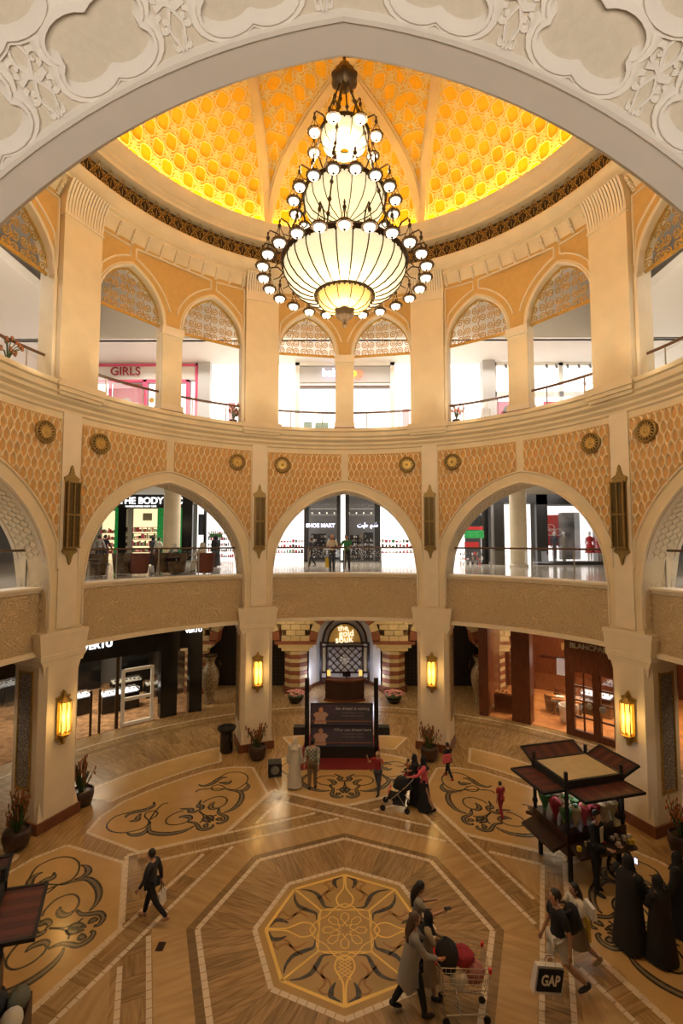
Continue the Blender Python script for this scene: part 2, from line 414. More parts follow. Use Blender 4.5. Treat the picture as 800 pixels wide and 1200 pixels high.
# swirl panels
SW = [      # strokes of one half of the scroll ornament in the panel's own frame (along the ring, outwards), mirrored about its axis
 ([(.167,.85),(.212,.858),(.248,.83),(.253,.79),(.231,.753),(.194,.733),(.161,.733),(.142,.758)],'thin'),
 ([(.085,.857),(.094,.834),(.126,.829),(.160,.842),(.180,.839),(.190,.828)],'leaf'),
 ([(.145,.817),(.160,.802),(.170,.788),(.190,.798)],'leaf'),
 ([(.143,.744),(.143,.765),(.143,.788),(.131,.808),(.108,.803),(.104,.781),(.117,.766),(.141,.76)],'thin'),
 ([(.143,.744),(.156,.724),(.166,.698),(.154,.671),(.128,.644),(.096,.627),(.070,.624),(.053,.628)],'leaf'),
 ([(.161,.726),(.173,.709),(.191,.704),(.212,.719),(.220,.741)],'leaf'),
 ([(.036,.733),(.056,.738),(.086,.734),(.104,.718),(.108,.697),(.095,.677),(.074,.666),(.057,.665)],'thin'),
 ([(.067,.706),(.052,.702),(.040,.687),(.042,.672),(.057,.665)],'leaf'),
 ([(.057,.662),(.043,.641),(.044,.62),(.047,.599),(.033,.583),(.013,.582),(.007,.593)],'thick'),
 ([(.001,.694),(.002,.663),(.013,.64),(.031,.631)],'thin'),
 ([(.001,.651),(.010,.635),(.004,.608)],'leaf'),
 ([(.013,.61),(.025,.603),(.025,.591)],'leaf'),
 ([(.040,.752),(.012,.723),(.021,.716),(.013,.701),(.0,.701)],'leaf'),
 ([(.142,.758),(.10,.80),(.07,.82),(.05,.815)],'thin'),
]
def taperf(kind, n):
    if kind == 'thin': return [.42]*n
    if kind == 'leaf': return [.4 + 1.25*sin(pi*i/(n-1))**1.3 for i in range(n)]
    return [.6 + .7*sin(pi*i/(n-1)) for i in range(n)]
for k in range(8):
    ax = 45*k
    poly = [polar(.527, ax), polar(.664, ax+20.3), polar(.885, ax+20.3), polar(.925, ax+15.5)] + [polar(.945, ax+a) for a in (10, 5, 0, -5, -10)] + [polar(.925, ax-15.5), polar(.885, ax-20.3), polar(.664, ax-20.3)]
    poly = [(x, y) for x, y in poly]
    if k == 4: pass
    pan = MB().prism(poly, 0, .004, fpt).build('scroll_panel', 'tan_marble', floor)
    mb = MB()
    for i in range(len(poly)): block_line(mb, poly[i], poly[(i+1) % len(poly)], .0052, .0062, fpt)
    mb.build('white_border', 'white_marble', pan, kind='stuff', norm=False)
    if k == 4: continue
    mb = MB(); mg = MB()
    t = rad(ax)
    for pts, kd in SW:
        sm = smooth_line(pts, 5); tp = taperf(kd, len(sm))
        for sg in (1, -1):
            def fn(x, y, z, sg=sg): return fpt((sg*x)*cos(t)+y*sin(t), -(sg*x)*sin(t)+y*cos(t), z)
            mb.ribbon(sm, .0064, .0041, .0060, fn, tp, top=.98)
            if kd != 'thin': mg.ribbon(sm[3:-3], .0024, .0061, .0066, fn, tp[3:-3], top=.98)
    sc = mb.build('scroll_inlay', 'inlay_dark', pan, norm=False)
    mg.build('scroll_core', 'inlay_grey', pan, norm=False)  # grey inlay along the middle of the thicker strokes
    # gilded trapezoid with its white frame, nearer the piers
    arc = [polar(.965, ax+a) for a in range(-13, 14, 2)] + [polar(1.10, ax+a) for a in range(15, -16, -2)]
    g = MB().prism(arc, 0, .004, fpt0).build('ring_slab', 'tan_marble', floor)
    mb = MB()
    for i in range(len(arc)): block_line(mb, arc[i], arc[(i+1) % len(arc)], .005, .0062, fpt0)
    mb.build('white_border', 'white_marble', g, kind='stuff', norm=False)
# ring walk of slanting planks, with its white line
n = 75
for row, (r0, r1) in enumerate(((1.125, 1.245), (1.245, 1.365), (1.365, 1.475))):
    da = 180/n
    q = [polar(r0, 0), polar(r0, da*.97), polar(r1, da*.97), polar(r1, 0)]
    c = polar((r0+r1)/2, da/2)
    me = MB().prism([((x-c[0])*S, (y-c[1])*S) for x, y in q], 0, .004).mesh('plank', 'vein')
    for i in range(n+1):
        a = -90 + da*i + row*da*.5
        o = link_mesh('plank', me, floor); cc = polar((r0+r1)/2, a+da/2); o.location = Vector(fpt0(cc[0], cc[1], 0)); o.rotation_euler = (0, 0, -rad(a))
mb = MB()
for i in range(180): block_line(mb, polar(1.485, -95+i*190/180), polar(1.485, -95+(i+1)*190/180), .005, .006, fpt0)
mb.build('white_border', 'white_marble', floor, kind='stuff', norm=False)
mb = MB()
for i in range(60): 
    a, b = -95+i*190/60, -95+(i+1)*190/60
    mb.prism([polar(1.40, a), polar(1.40, b), polar(1.425, b), polar(1.425, a)], 0, .0048, fpt0)
mb.build('ring_band', 'vein_dark', floor)
# gold ornament of the medallion
mb = MB(); mg = MB(); mbr = MB()
def rot8(fn_pts, k): t = rad(45*k); return [(x*cos(t)+y*sin(t), -x*sin(t)+y*cos(t)) for x, y in fn_pts]
o8 = octp(.185)
for k in range(8): mb.ribbon([o8[k], o8[(k+1) % 8]], .0036, .006, .0078, fpt, top=.95)
for k in range(8):
    t = 45*k
    if k % 2: mb.ribbon([polar(.085, t), polar(.185, t)], .0024, .006, .0078, fpt, top=.95)
    else:
        for sg in (1, -1):
            pts = rot8(smooth_line([(0, .068), (sg*.016, .078), (sg*.021, .10), (sg*.010, .122), (sg*.003, .14), (sg*.002, .185)], 5), k)
            mb.ribbon(pts, .0020, .006, .0080, fpt, top=.95)
        if k == 4:
            for i in range(-2, 4):
                mb.ribbon(rot8([(-.014, .08+.009*i), (.014, .10+.009*i)], k), .0009, .006, .0082, fpt); mb.ribbon(rot8([(.014, .08+.009*i), (-.014, .10+.009*i)], k), .0009, .006, .0082, fpt)
    if k % 2: continue
    for sg in (-1, 1):
        for mm, hw, kd, pts in ((mg, .0034, 'leaf', [(.027, .067), (.048, .070), (.056, .084), (.063, .100), (.073, .115), (.093, .126), (.114, .129)]), (mg, .0036, 'leaf', [(.008, .176), (.026, .166), (.027, .150), (.019, .134)]),
                            (mbr, .0024, 'thick', [(.034, .086), (.050, .108), (.040, .134), (.052, .150)]), (mbr, .0022, 'thick', [(.070, .092), (.050, .118), (.034, .128), (.028, .145)]), (mbr, .0018, 'thick', [(.030, .160), (.046, .158), (.056, .146)])):
            sm = smooth_line([(sg*x, y) for x, y in pts], 5); mm.ribbon(rot8(sm, k), hw, .006, .0076, fpt, taperf(kd, len(sm)), top=.97)
for k in range(8):           # heart: eight-pointed star, hexagon petals and the pointed arches around them
    p = [polar(.022, 45*k), polar(.012, 45*k+22.5), polar(.022, 45*k+45)]
    mb.ribbon(p, .0014, .006, .0078, fpt)
    mb.ribbon([polar(.022, 45*k), polar(.034, 45*k-16), polar(.048, 45*k-10), polar(.052, 45*k), polar(.048, 45*k+10), polar(.034, 45*k+16), polar(.022, 45*k)], .0013, .006, .0078, fpt)
    mb.ribbon(smooth_line([polar(.082, 45*k-45), polar(.072, 45*k-25), polar(.060, 45*k), polar(.072, 45*k+25), polar(.082, 45*k+45)], 4), .0014, .006, .0078, fpt)
for k in range(4): mb.ribbon([polar(.085, 90*k-45), polar(.085, 90*k+45)], .0016, .006, .0078, fpt)
med = mb.build('gold_tracery', 'gold_line', floor, norm=False)
mg.build('leaf_inlay', 'inlay_dark', floor, norm=False)
mbr.build('vine_inlay', 'inlay_brown', floor, norm=False)

# ------------------------------------------------------------------ ARCADE OF THE MIDDLE FLOOR
RHO, WA, HS = .388, .33, -.15
def arch(u, d=0):
    x = abs(u) - (WA - RHO); q = (RHO+d)**2 - x*x
    return HS + sqrt(q) if q > 0 else None
BAYS = (0, -45, 45, -90, 90, -135, 135, 180)
def side(t): return {0:'far', -45:'far_left', 45:'far_right', -90:'left', 90:'right', -135:'near_left', 135:'near_right', 180:'near'}[t]
def grid_wall(us, lo, top, r0, r1, tc, mb=None):
    mb = mb or MB(); f0, f1 = cyl(tc, r0), cyl(tc, r1); n = len(us); vs = []
    for u, l in zip(us, lo): vs += [f0(u, l), f0(u, top), f1(u, l), f1(u, top)]
    fs = []
    for i in range(n-1):
        a, b = 4*i, 4*i+4
        if us[i+1]-us[i] > 1e-7: fs += [(a, b, b+1, a+1), (a+2, a+3, b+3, b+2), (a+1, b+1, b+3, a+3)]
        fs.append((a, a+2, b+2, b))
    fs += [(0, 1, 3, 2), (4*n-4, 4*n-2, 4*n-1, 4*n-3)]
    mb.add(vs, fs); return mb
HB = math.pi/8
for tc in BAYS:
    us = [-HB, -WA]; lo = [-.296, -.296]; N_ = 40 if abs(tc) < 100 or tc == 180 else 16
    for i in range(N_+1):
        u = -WA + 2*WA*i/N_; a = arch(u*.9999)
        us.append(u); lo.append(max(a, -.296) if abs(u) < WA-1e-6 else -.15)
    us += [WA, HB]; lo += [-.296, -.296]
    wl = grid_wall(us, lo, (.44), 1.0, 1.14 if tc != 180 else 1.0+.0165, tc).build('wall_arcade_'+side(tc), 'stone', kind='structure')
    fn = cyl(tc, 1.0)
    # archivolt band
    mb = MB()
    pts = [(-WA-.004, -.28), (-WA-.004, HS)] + [(u, arch(u, .004)) for u in [(-WA-.003)+(2*WA+.006)*i/40 for i in range(1, 40)]] + [(WA+.004, HS), (WA+.004, -.28)]
    mb.ribbon(pts, .0045, 0, .006, fn)
    pts = [(-.355+.0, -.09)] + [(u, arch(u, .047)) for u in [-.352+.704*i/44 for i in range(0, 45)] if arch(u, .047) and arch(u, .047) > -.09] + [(.355, -.09)]
    mb.ribbon(pts, .0045, 0, .007, fn)
    mb.build('archivolt', 'stone_pale', wl, norm=False)
    if abs(tc) > 100: continue
    ins = lambda u, h: .017 < abs(u) < .352 and h < .402 and (arch(u, .052) or -.1) < h and h > -.07
    for sg in (-1, 1):
        mb = MB(); N2 = 26; prev = None; vs = []
        for i in range(N2+1):
            u = sg*(.016 + (.354-.016)*i/N2); l = max(arch(u, .051) or -.075, -.075); vs += [fn(u, l, .003), fn(u, .404, .003)]
        mb.add(vs, [(2*i, 2*i+1, 2*i+3, 2*i+2) for i in range(N2)])
        pn = mb.build('spandrel_panel', 'orange_field', wl)
        mb = MB(); cw, ch = .0250, .0345
        for j in range(0, 16):
            for ph in (0, 1):
                u0 = sg*(.012 + j*cw) + (cw/2*sg if ph else 0)
                pts = []
                for q in range(0, 120):
                    h = -.08 + q*.0042; t = h/ch*2*pi/2
                    k = cos(t); k = (abs(k)**.7)*(1 if k > 0 else -1)
                    pts.append((u0 + (cw/4)*k*(1 if ph else -1), h))
                for rn in runs(pts, ins): mb.ribbon(rn, .0021, .003, .0085, fn, top=.5)
        mb.build('lattice', 'lattice_cream', pn, kind='stuff', norm=False)
    # carved soffit: diamond net of ridges
    fs_ = lambda s_, w_, e=0: None
    arcl = [(0, 0)]; L0 = [(0.0, arch(0), 0.0)]
    acc = 0; pu, ph_ = 0, arch(0)
    for i in range(1, 200):
        u = WA*i/199*.99999; h = arch(u); acc += sqrt((u-pu)**2+(h-ph_)**2); L0.append((u, h, acc)); pu, ph_ = u, h
    L0.append((WA, -.28, acc+(L0[-1][1]+.28)))
    def soff(s_, w_, e=0):
        a = abs(s_); sg = 1 if s_ >= 0 else -1
        for i in range(1, len(L0)):
            if L0[i][2] >= a: break
        p, q = L0[i-1], L0[i]; t = (a-p[2])/max(q[2]-p[2], 1e-9); u, h = p[0]+(q[0]-p[0])*t, p[1]+(q[1]-p[1])*t
        dx, dy = q[0]-p[0], q[1]-p[1]; l = sqrt(dx*dx+dy*dy) or 1; nu, nh = dy/l, -dx/l      # into the opening
        u += nu*e; h += nh*e
        return cyl(tc, 1.0)(sg*u, h, -w_)
    smax = L0[-1][2]
    mb = MB()
    c = .012
    for i in range(-72, 73):
        for ph in (1, -1):
            pts = [(i*2*c + ph*(w_/.096)*4*c + (.0035 if int(k/2) % 2 else 0)*ph, .022+w_) for k, w_ in enumerate([.096*q/16 for q in range(17)])]
            for rn in runs(pts, lambda s_, w_: abs(s_) < smax-.01): mb.ribbon(rn, .0017, 0, .0028, soff, top=.4)
    for w_ in (.012, .128): mb.ribbon([(-smax+.004+(2*smax-.008)*i/60, w_) for i in range(61)], .009, 0, .003, soff, top=.9)
    mb.build('carved_soffit', 'soffit_pale', wl, kind='stuff', norm=False)

# near arch: the viewer stands under it, so its soffit carries the ornament in full relief
wn = [o for o in bpy.data.objects if o.name == 'wall_arcade_near'][0]
L0n = [(0.0, arch(0), 0.0)]; acc = 0; pu, ph_ = 0, arch(0)
for i in range(1, 400):
    u = WA*i/399*.99999; h = arch(u); acc += sqrt((u-pu)**2+(h-ph_)**2); L0n.append((u, h, acc)); pu, ph_ = u, h
def soffn(s_, w_, e=0):
    a = min(abs(s_), acc-1e-6); sg = 1 if s_ >= 0 else -1; lo_, hi = 0, len(L0n)-1
    while hi-lo_ > 1:
        m_ = (lo_+hi)//2
        if L0n[m_][2] < a: lo_ = m_
        else: hi = m_
    p, q = L0n[lo_], L0n[hi]; t = (a-p[2])/(q[2]-p[2]); u, h = p[0]+(q[0]-p[0])*t, p[1]+(q[1]-p[1])*t
    dx, dy = q[0]-p[0], q[1]-p[1]; l = sqrt(dx*dx+dy*dy); nu, nh = dy/l, -dx/l
    e -= max(w_-.0165, 0)*.75          # the embrasure behind the rim flares outwards
    u += nu*e; h += nh*e
    return cyl(180, 1.0)(-sg*u if True else u, h, -w_)
W0 = .0165
mb = MB(); NN = 80      # plain rim band standing proud
for rw, (wa, wb, e) in enumerate(((0, W0-.0012, .0035), (W0-.0012, W0+.0006, .0045))):
    vs = []
    for i in range(NN+1):
        s_ = -acc+2*acc*i/NN; vs += [soffn(s_, wa, e), soffn(s_, wb, e), soffn(s_, wb, 0), soffn(s_, wa, 0)]
    mb.add(vs, [(4*i+a, 4*i+(a+1) % 4, 4*i+4+(a+1) % 4, 4*i+4+a) for i in range(NN) for a in range(4)])
mb.build('soffit_rim', 'plaster_white', wn)
mb = MB(); vs = []
for i in range(NN+1):
    s_ = -acc+2*acc*i/NN; vs += [soffn(s_, W0, .0004), soffn(s_, .138, .0004)]
mb.add(vs, [(2*i, 2*i+1, 2*i+3, 2*i+2) for i in range(NN)])
mb.build('soffit_field', 'plaster_field', wn)
CA, CB = .03125, .0150
def cell_outline(cs, cw_, k):      # four round lobes meeting in inward cusps
    pts = []
    for q in range(4):
        m_ = rad(90*q+45); lx, ly = .46*cos(m_), .46*sin(m_)
        for i in range(11):
            t = m_ + rad(-89+178*i/10); pts.append((cs + CA*k*(lx+.46*cos(t)), cw_ + CB*k*(ly+.46*sin(t))))
    pts.append(pts[0]); return pts
mr = MB(); mo = MB()
for row in range(0, 5):
    cw_ = W0 + .0125 + row*CB*1.34
    for i in range(-7, 8):
        for sg in (1, -1):
            if i < 0: continue
            cs = sg*(.040 - (CA if row % 2 else 0) + i*2*CA)
            if row % 2 and cs*sg < .02 and i == 0 and sg < 0: continue
            if abs(cs) > .33: continue
            ok = lambda a, b: b > W0+.0004
            for rn in runs(cell_outline(cs, cw_, .86), ok):
                if len(rn) > 8: mr.ribbon(rn, .0017, 0, .0040, soffn, top=.4)
            for rn in runs(cell_outline(cs, cw_, .95), ok):
                if len(rn) > 8: mr.ribbon(rn, .0024, 0, .0024, soffn, top=.6)
            # arabesque in the gap beside the cell
            gx, gy = cs + CA, cw_
            for sx in (1, -1):
                for sy in (1, -1):
                    for pts2, hw in ((spiral(gx+sx*.0045, gy+sy*.0042, .0032, .0006, 90 if sy < 0 else -90, 1.05*sx*sy, 12, .8), .0009),
                                     (smooth_line([(gx, gy+sy*.0005), (gx+sx*.003, gy+sy*.0052), (gx+sx*.0012, gy+sy*.0098), (gx+sx*.0005, gy+sy*.0125)], 4), .0010),
                                     (spiral(gx+sx*.0028, gy+sy*.0098, .0022, .0005, -90 if sy > 0 else 90, -.9*sx*sy, 10, .8), .0008)):
                        for rn in runs(pts2, lambda a, b: b > W0+.0006): mo.ribbon(rn, hw, 0, .0016, soffn, top=.4)
            for rn in runs([(gx-.006, gy), (gx-.002, gy+.001), (gx+.002, gy-.001), (gx+.006, gy)], lambda a, b: b > W0): mo.ribbon(rn, .0011, 0, .0018, soffn)
mr.build('quatrefoil_moulding', 'plaster_white', wn, kind='stuff', norm=False, smooth=True)
mo.build('arabesque_relief', 'plaster_white', wn, kind='stuff', norm=False)

# ------------------------------------------------------------------ COLUMNS (ground floor to cornice)
def pier_plan(hw, d, ch):      # front at y=0 towards the centre, going out +y
    return [(-hw+ch, 0), (hw-ch, 0), (hw, ch), (hw, d), (-hw, d), (-hw, ch)]
def pos_words(k): return {-22.5:'far left of the far bay', 22.5:'far right of the far bay', -67.5:'nearest on the left', 67.5:'nearest on the right', -112.5:'left beyond the frame', 112.5:'right beyond the frame', -157.5:'near left under the viewer', 157.5:'near right under the viewer'}[k]
colmesh = None
for k in (-22.5, 22.5, -67.5, 67.5, -112.5, 112.5, -157.5, 157.5):
    lab = {-22.5:'cream stone pier left of the banner stand, lit sconce, black bin beside it',
           22.5:'cream stone pier right of the banner stand, lit sconce, potted plant at foot',
           -67.5:'large cream stone pier in left foreground, tall blue mosaic on its side',
           67.5:'large cream stone pier in right foreground behind the vendor cart, blue mosaic side',
           -112.5:'cream stone pier beyond the left edge', 112.5:'cream stone pier beyond the right edge',
           -157.5:'cream stone pier below the viewer at left', 157.5:'cream stone pier below the viewer at right'}[k]
    e = empty('pier', P(k, 1.0, -EYE), -rad(k), lab, 'column')
    m_ = S
    H0, H1 = .30, ZF(-.375)
    MB().prism([(x*S, y*S) for x, y in pier_plan(.070, .13, .018)], H0, H1).build('shaft', 'stone_pale', e)
    mb = MB()
    for z0, z1, g in ((0, .30, .006),): mb.prism([(x*S, y*S) for x, y in [(-.070-g, -g), (.070+g, -g), (.070+g, .13+g), (-.070-g, .13+g)]], z0, z1)
    mb.build('plinth', 'red_stone', e)
    # splayed stops where the chamfer ends
    for sg in (-1, 1):
        a, b, c = (sg*.052*S, -.002), (sg*.0702*S, .018*S), (sg*.0702*S, -.002)
        for z0, z1 in ((.30, .85), (H1, H1-.55)):
            MB().add([(a[0], a[1], z0), (b[0], b[1], z0), (c[0], c[1], z0), (sg*.061*S, .009*S, z1)], [(0, 1, 3), (1, 2, 3), (2, 0, 3), (0, 2, 1)]).build('chamfer_stop', 'stone_pale', e)
    mb = MB()
    prof = ((-.400, .002), (-.387, .008), (-.380, .017), (-.366, .019), (-.364, .016), (-.312, .026), (-.304, .030), (-.294, .030))
    for (h0, g0), (h1, g1) in zip(prof, prof[1:]):
        q0 = [(-.070-g0*.6, -g0*.2), (.070+g0*.6, -g0*.2), (.070+g0*.6, .14), (-.070-g0*.6, .14)]; q1 = [(-.070-g1*.6, -g1*.2), (.070+g1*.6, -g1*.2), (.070+g1*.6, .14), (-.070-g1*.6, .14)]
        mb.add([(x*S, y*S, ZF(h0)) for x, y in q0]+[(x*S, y*S, ZF(h1)) for x, y in q1], [(0,3,2,1),(4,5,6,7),(0,1,5,4),(1,2,6,5),(2,3,7,6),(3,0,4,7)])
    mb.build('capital', 'stone_pale', e)
    mb = MB()        # flat pilaster running up the middle floor with its sunk panel frame
    mb.prism([(x*S, y*S) for x, y in [(-.034, -.006), (.034, -.006), (.034, .02), (-.034, .02)]], ZF(-.285), ZF(.43))
    mb.build('pilaster', 'stone_pale', e)
    for sg in (-1, 1):
        pnl = empty('mosaic_panel', (sg*.0704*S, .075*S, (ZF(-.42)+1.15)/2)); pnl.parent = e
        pz = ZF(-.42)-1.15
        MB().box((0, 0, 0), (.03, .058*S, pz)).build('mosaic_field', 'mosaic', pnl)
        mb = MB()
        for yy in (-.031*S, .031*S): mb.box((sg*.005, yy, 0), (.05, .05, pz+.1))
        for zz in (-pz/2, pz/2): mb.box((sg*.005, 0, zz), (.05, .066*S, .05))
        mb.build('mosaic_frame', 'gold', pnl)
    if abs(k) > 100: continue
# balcony bands between the piers
for tc in BAYS[:-1]:
    us = [-WA+2*WA*i/20 for i in range(21)]
    b = grid_wall(us, [-.360]*21, -.165, 1.035, 1.10, tc).build('wall_balcony_'+side(tc), 'arabesque', kind='structure')
    mb = MB()
    for h0, h1, w_ in ((-.165, -.155, .006), (-.155, -.147, .014), (-.366, -.356, .010), (-.356, -.350, .005)): grid_wall(us, [h0]*21, h1, 1.035-w_, 1.10, tc, mb)
    mb.build('coping', 'stone_pale', b)

# ------------------------------------------------------------------ SLABS, GALLERY FLOORS AND CEILINGS
def slab(name, r0, h0, h1, m_top, a0=-158, a1=158, r1=3.8):
    mb = MB(); n = 60
    vs = []
    for i in range(n+1):
        a = a0+(a1-a0)*i/n
        for r, h in ((r0, h0), (r1, h0), (r1, h1), (r0, h1)): vs.append(P(a, r, h))
    mb.add(vs, [(4*i+j, 4*i+(j+1) % 4, 4*i+4+(j+1) % 4, 4*i+4+j) for i in range(n) for j in range(4)]+[(0,1,2,3), (4*n, 4*n+3, 4*n+2, 4*n+1)])
    return mb.build(name, m_top, kind='structure')
slab('floor_middle_gallery', 1.05, -.19, -.150, 'floor_polished')
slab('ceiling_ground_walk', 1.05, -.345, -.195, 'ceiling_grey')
slab('ceiling_middle_gallery', 1.13, .375, .44, 'ceiling_white')
slab('floor_upper_gallery', 1.0, .44, .50, 'floor_polished')
# upper gallery ceiling with the bulkhead that drops to it
MB().box((0, 2.2*S, ZF(1.05)), (7*S, 2.04*S, .04*S)).build('ceiling_upper_far', 'ceiling_white', kind='structure')
for sg in (-1, 1): MB().box((sg*2.3*S, -.1*S, ZF(1.05)), (2.1*S, 2.55*S, .04*S)).build('ceiling_upper_'+('left' if sg < 0 else 'right'), 'ceiling_white', kind='structure')
mb = MB(); mb.box((0, 1.18*S, ZF(1.17)), (7*S, .04*S, .28*S))
mb.build('wall_bulkhead', 'ceiling_white', kind='structure')
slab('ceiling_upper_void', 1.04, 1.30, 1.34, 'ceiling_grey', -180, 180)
# ------------------------------------------------------------------ CORNICE UNDER THE UPPER GALLERY
def revolve(name, prof, m, a0=-180, a1=180, n=120, parent=None, kind='structure', smooth=False, label=None):
    mb = MB(); vs = []
    for i in range(n+1):
        a = a0+(a1-a0)*i/n
        for r, h in prof: vs.append(P(a, r, h))
    k = len(prof)
    mb.add(vs, [(k*i+j, k*i+j+1, k*i+k+j+1, k*i+k+j) for i in range(n) for j in range(k-1)])
    return mb.build(name, m, parent, kind=kind, label=label, smooth=smooth)
revolve('trim_upper_ledge', [(1.0, .425), (.994, .430), (.994, .438), (.985, .448), (.985, .456), (.972, .466), (.972, .476), (.964, .482), (.964, .500), (.955, .503), (.955, .517), (1.06, .520), (1.06, .44)], 'stone')
for k in range(8):
    t = -157.5+45*k
    mb = MB()
    for hw, r0, h0, h1 in ((.092, .944, .500, .512), (.086, .950, .486, .500), (.080, .958, .474, .486), (.086, .944, .512, .524), (.020, .0, 0, 0)):
        if r0: mb.prism([(x*S, y*S) for x, y in [(-hw, r0-1), (hw, r0-1), (hw, .02), (-hw, .02)]], ZF(h0), ZF(h1))
    o = mb.build('trim_pier_pedestal', 'stone', kind='structure'); o.location = P(t, 1.0, -EYE); o.rotation_euler = (0, 0, -rad(t))
# ------------------------------------------------------------------ UPPER GALLERY ARCADE
R2, W2, S2 = .202, .133, .875
def arch2(u, d=0):
    x = abs(abs(u) - .1745) - (W2 - R2); q = (R2+d)**2 - x*x
    return S2 + sqrt(q) if q > 0 else None
for tc in BAYS:
    far = abs(tc) < 100
    us = [-.32, -.3076]; lo = [.52, .52]; n = 22 if far else 10
    for c in (-.1745, .1745):
        for i in range(n+1):
            u = c-W2+2*W2*i/n; q = min(max(u, c-W2+1e-5), c+W2-1e-5)
            us.append(u); lo.append(arch2(q))
        if c < 0: us += [c+W2, .0415]; lo += [.52, .52]
    us += [.3076, .32]; lo += [.52, .52]
    wl = grid_wall(us, lo, 1.19, 1.0, 1.055, tc).build('wall_upper_arcade_'+side(tc), 'stone', kind='structure')
    if not far: continue
    fn = cyl(tc, 1.0)
    mb = MB(); vs = []; us2 = [-.32+.64*i/96 for i in range(97)]
    for u in us2:
        a = arch2(u, .014) if abs(abs(u)-.1745) < W2+.0135 else None
        l = a if a else .872
        vs += [fn(u, max(l, .872), .0015), fn(u, 1.158, .0015)]
    mb.add(vs, [(2*i, 2*i+1, 2*i+3, 2*i+2) for i in range(96)])
    tn = mb.build('spandrel_field', 'tan', wl)
    mb = MB()
    for c in (-.1745, .1745):
        o1 = [(c-W2-.004, S2)]+[(c+d_, arch2(c+d_, .004)) for d_ in [-W2+2*W2*i/24 for i in range(0, 25)]]+[(c+W2+.004, S2)]
        mb.ribbon(o1, .0045, 0, .004, fn)
    mb.build('archivolt', 'stone_pale', wl, norm=False)
    mb = MB(); hw = .0038
    for sg in (-1, 1):
        c = sg*.1745
        # outlines of the three spandrel fields around each arch
        out = [(c+sg*d_, arch2(c+sg*d_, .036)) for d_ in [.012+(.125-.012)*i/14 for i in range(15)]]
        mb.ribbon([(sg*.314, .90)]+[(sg*.314, 1.137), (c+sg*.012, 1.137)]+out+[(sg*.314, .90)], hw, .001, .006, fn, top=.5)
        inn = [(c-sg*d_, arch2(c-sg*d_, .036)) for d_ in [.012+(.1745-.004-.012)*i/16 for i in range(17)] if arch2(c-sg*d_, .036) and arch2(c-sg*d_, .036) > .90]
        mb.ribbon([(c-sg*.012, 1.137)]+inn, hw, .001, .006, fn, top=.5)
    mb.ribbon([(-.1625, 1.137), (.1625, 1.137)], hw, .001, .006, fn, top=.5)
    mb.build('spandrel_moulding', 'stone_pale', tn, kind='stuff', norm=False)
    # little dentil brackets under the great cornice
    mbp = MB()
    for i in range(8): 
        mbp.box((0, -.02-i*.022, i*.05-.20), (.075 if i % 2 else .10, .04+.04*i, .05))
    me = mbp.mesh('bracket', 'stone_pale') if tc == BAYS[0] else bracket_me
    bracket_me = me
    for i in range(11):
        u = -.305+.61*i/10; o = link_mesh('bracket', me, wl); o.location = P(tc+math.degrees(u), .998, 1.172); o.rotation_euler = (0, 0, -rad(tc)-u)
    # scrollwork grilles in the arch heads
    for c in (-.1745, .1745):
        where = {(0,-1):'left one above toy shop', (0,1):'right one above toy shop', (-45,1):'just right of the GIRLS sign', (-45,-1):'over the GIRLS sign, dark behind its top',
                 (45,-1):'first right of the right rear pier', (45,1):'second right of right rear pier, dark top', (-90,1):'cut off at the left edge of the photo', (90,-1):'cut off at the right edge of the photo', (-90,-1):'outside the left edge', (90,1):'outside the right edge'}[(tc, 1 if c > 0 else -1)]
        g = empty('arch_grille', P(tc+math.degrees(c), 1.03, S2), 0, 'gilded scroll grille in arch head, '+where, 'grille', 'arch grilles of the upper gallery')
        f2 = cyl(tc, 1.03)
        ins2 = lambda u, h: h > S2+.003 and abs(u-c) < W2-.002 and h < (arch2(u) or 0)-.004
        mb = MB(); mb.ribbon([(c-W2+.003, S2+.004), (c+W2-.003, S2+.004)], .006, -.002, .004, f2, top=.9)
        mb.ribbon([(c+d_, arch2(c+d_)-.003) for d_ in [-W2+.002+(2*W2-.004)*i/24 for i in range(25)]], .004, -.002, .004, f2, top=.9)
        mb.build('grille_frame', 'gold', g, world=True, norm=False)
        mb = MB(); cw = .066
        for j in range(5):
            for i in range(-4, 5):
                for mirror in (1, -1):
                    cx = c+(i+.5*0)*cw+mirror*cw*.25; cy = S2+.022+j*.0405
                    sp = spiral(cx, cy, .0150, .002, 90+90*mirror, 1.7*mirror*(1 if j % 2 else -1), 20, 1.15)
                    for rn in runs(sp, ins2): mb.ribbon(rn, .0021, -.001, .0012, f2, top=.9)
                lk = [(c+i*cw-.004, S2+j*.0405), (c+i*cw+.004, S2+.020+j*.0405), (c+i*cw-.004, S2+.0405+j*.0405)]
                for rn in runs(smooth_line(lk, 4), ins2): mb.ribbon(rn, .0018, -.001, .001, f2, top=.9)
        mb.build('scrollwork', 'gold', g, world=True, kind='stuff', norm=False)
    # posts, railing and glass of the upper gallery
    po = empty('gallery_post', P(tc, 1.0, .52), -rad(tc), {0:'slim stone post in front of the toy shop', -45:'slim stone post right of the GIRLS sign', 45:'slim stone post between the pink girl posters', -90:'slim stone post off the left edge', 90:'slim stone post off the right edge'}[tc], 'post')
    mb = MB(); hz = (S2-.52)*S
    mb.prism([(x*S, y*S) for x, y in pier_plan(.0425, .055, .010)], .3, hz-.3)
    mb.box((0, .0225*S, .15), (.094*S, .068*S, .3)); mb.box((0, .0225*S, hz-.15), (.094*S, .066*S, .3))
    mb.build('shaft', 'stone_pale', po); MB().box((0, .02*S, .04), (.100*S, .072*S, .08)).build('plinth', 'red_stone', po)
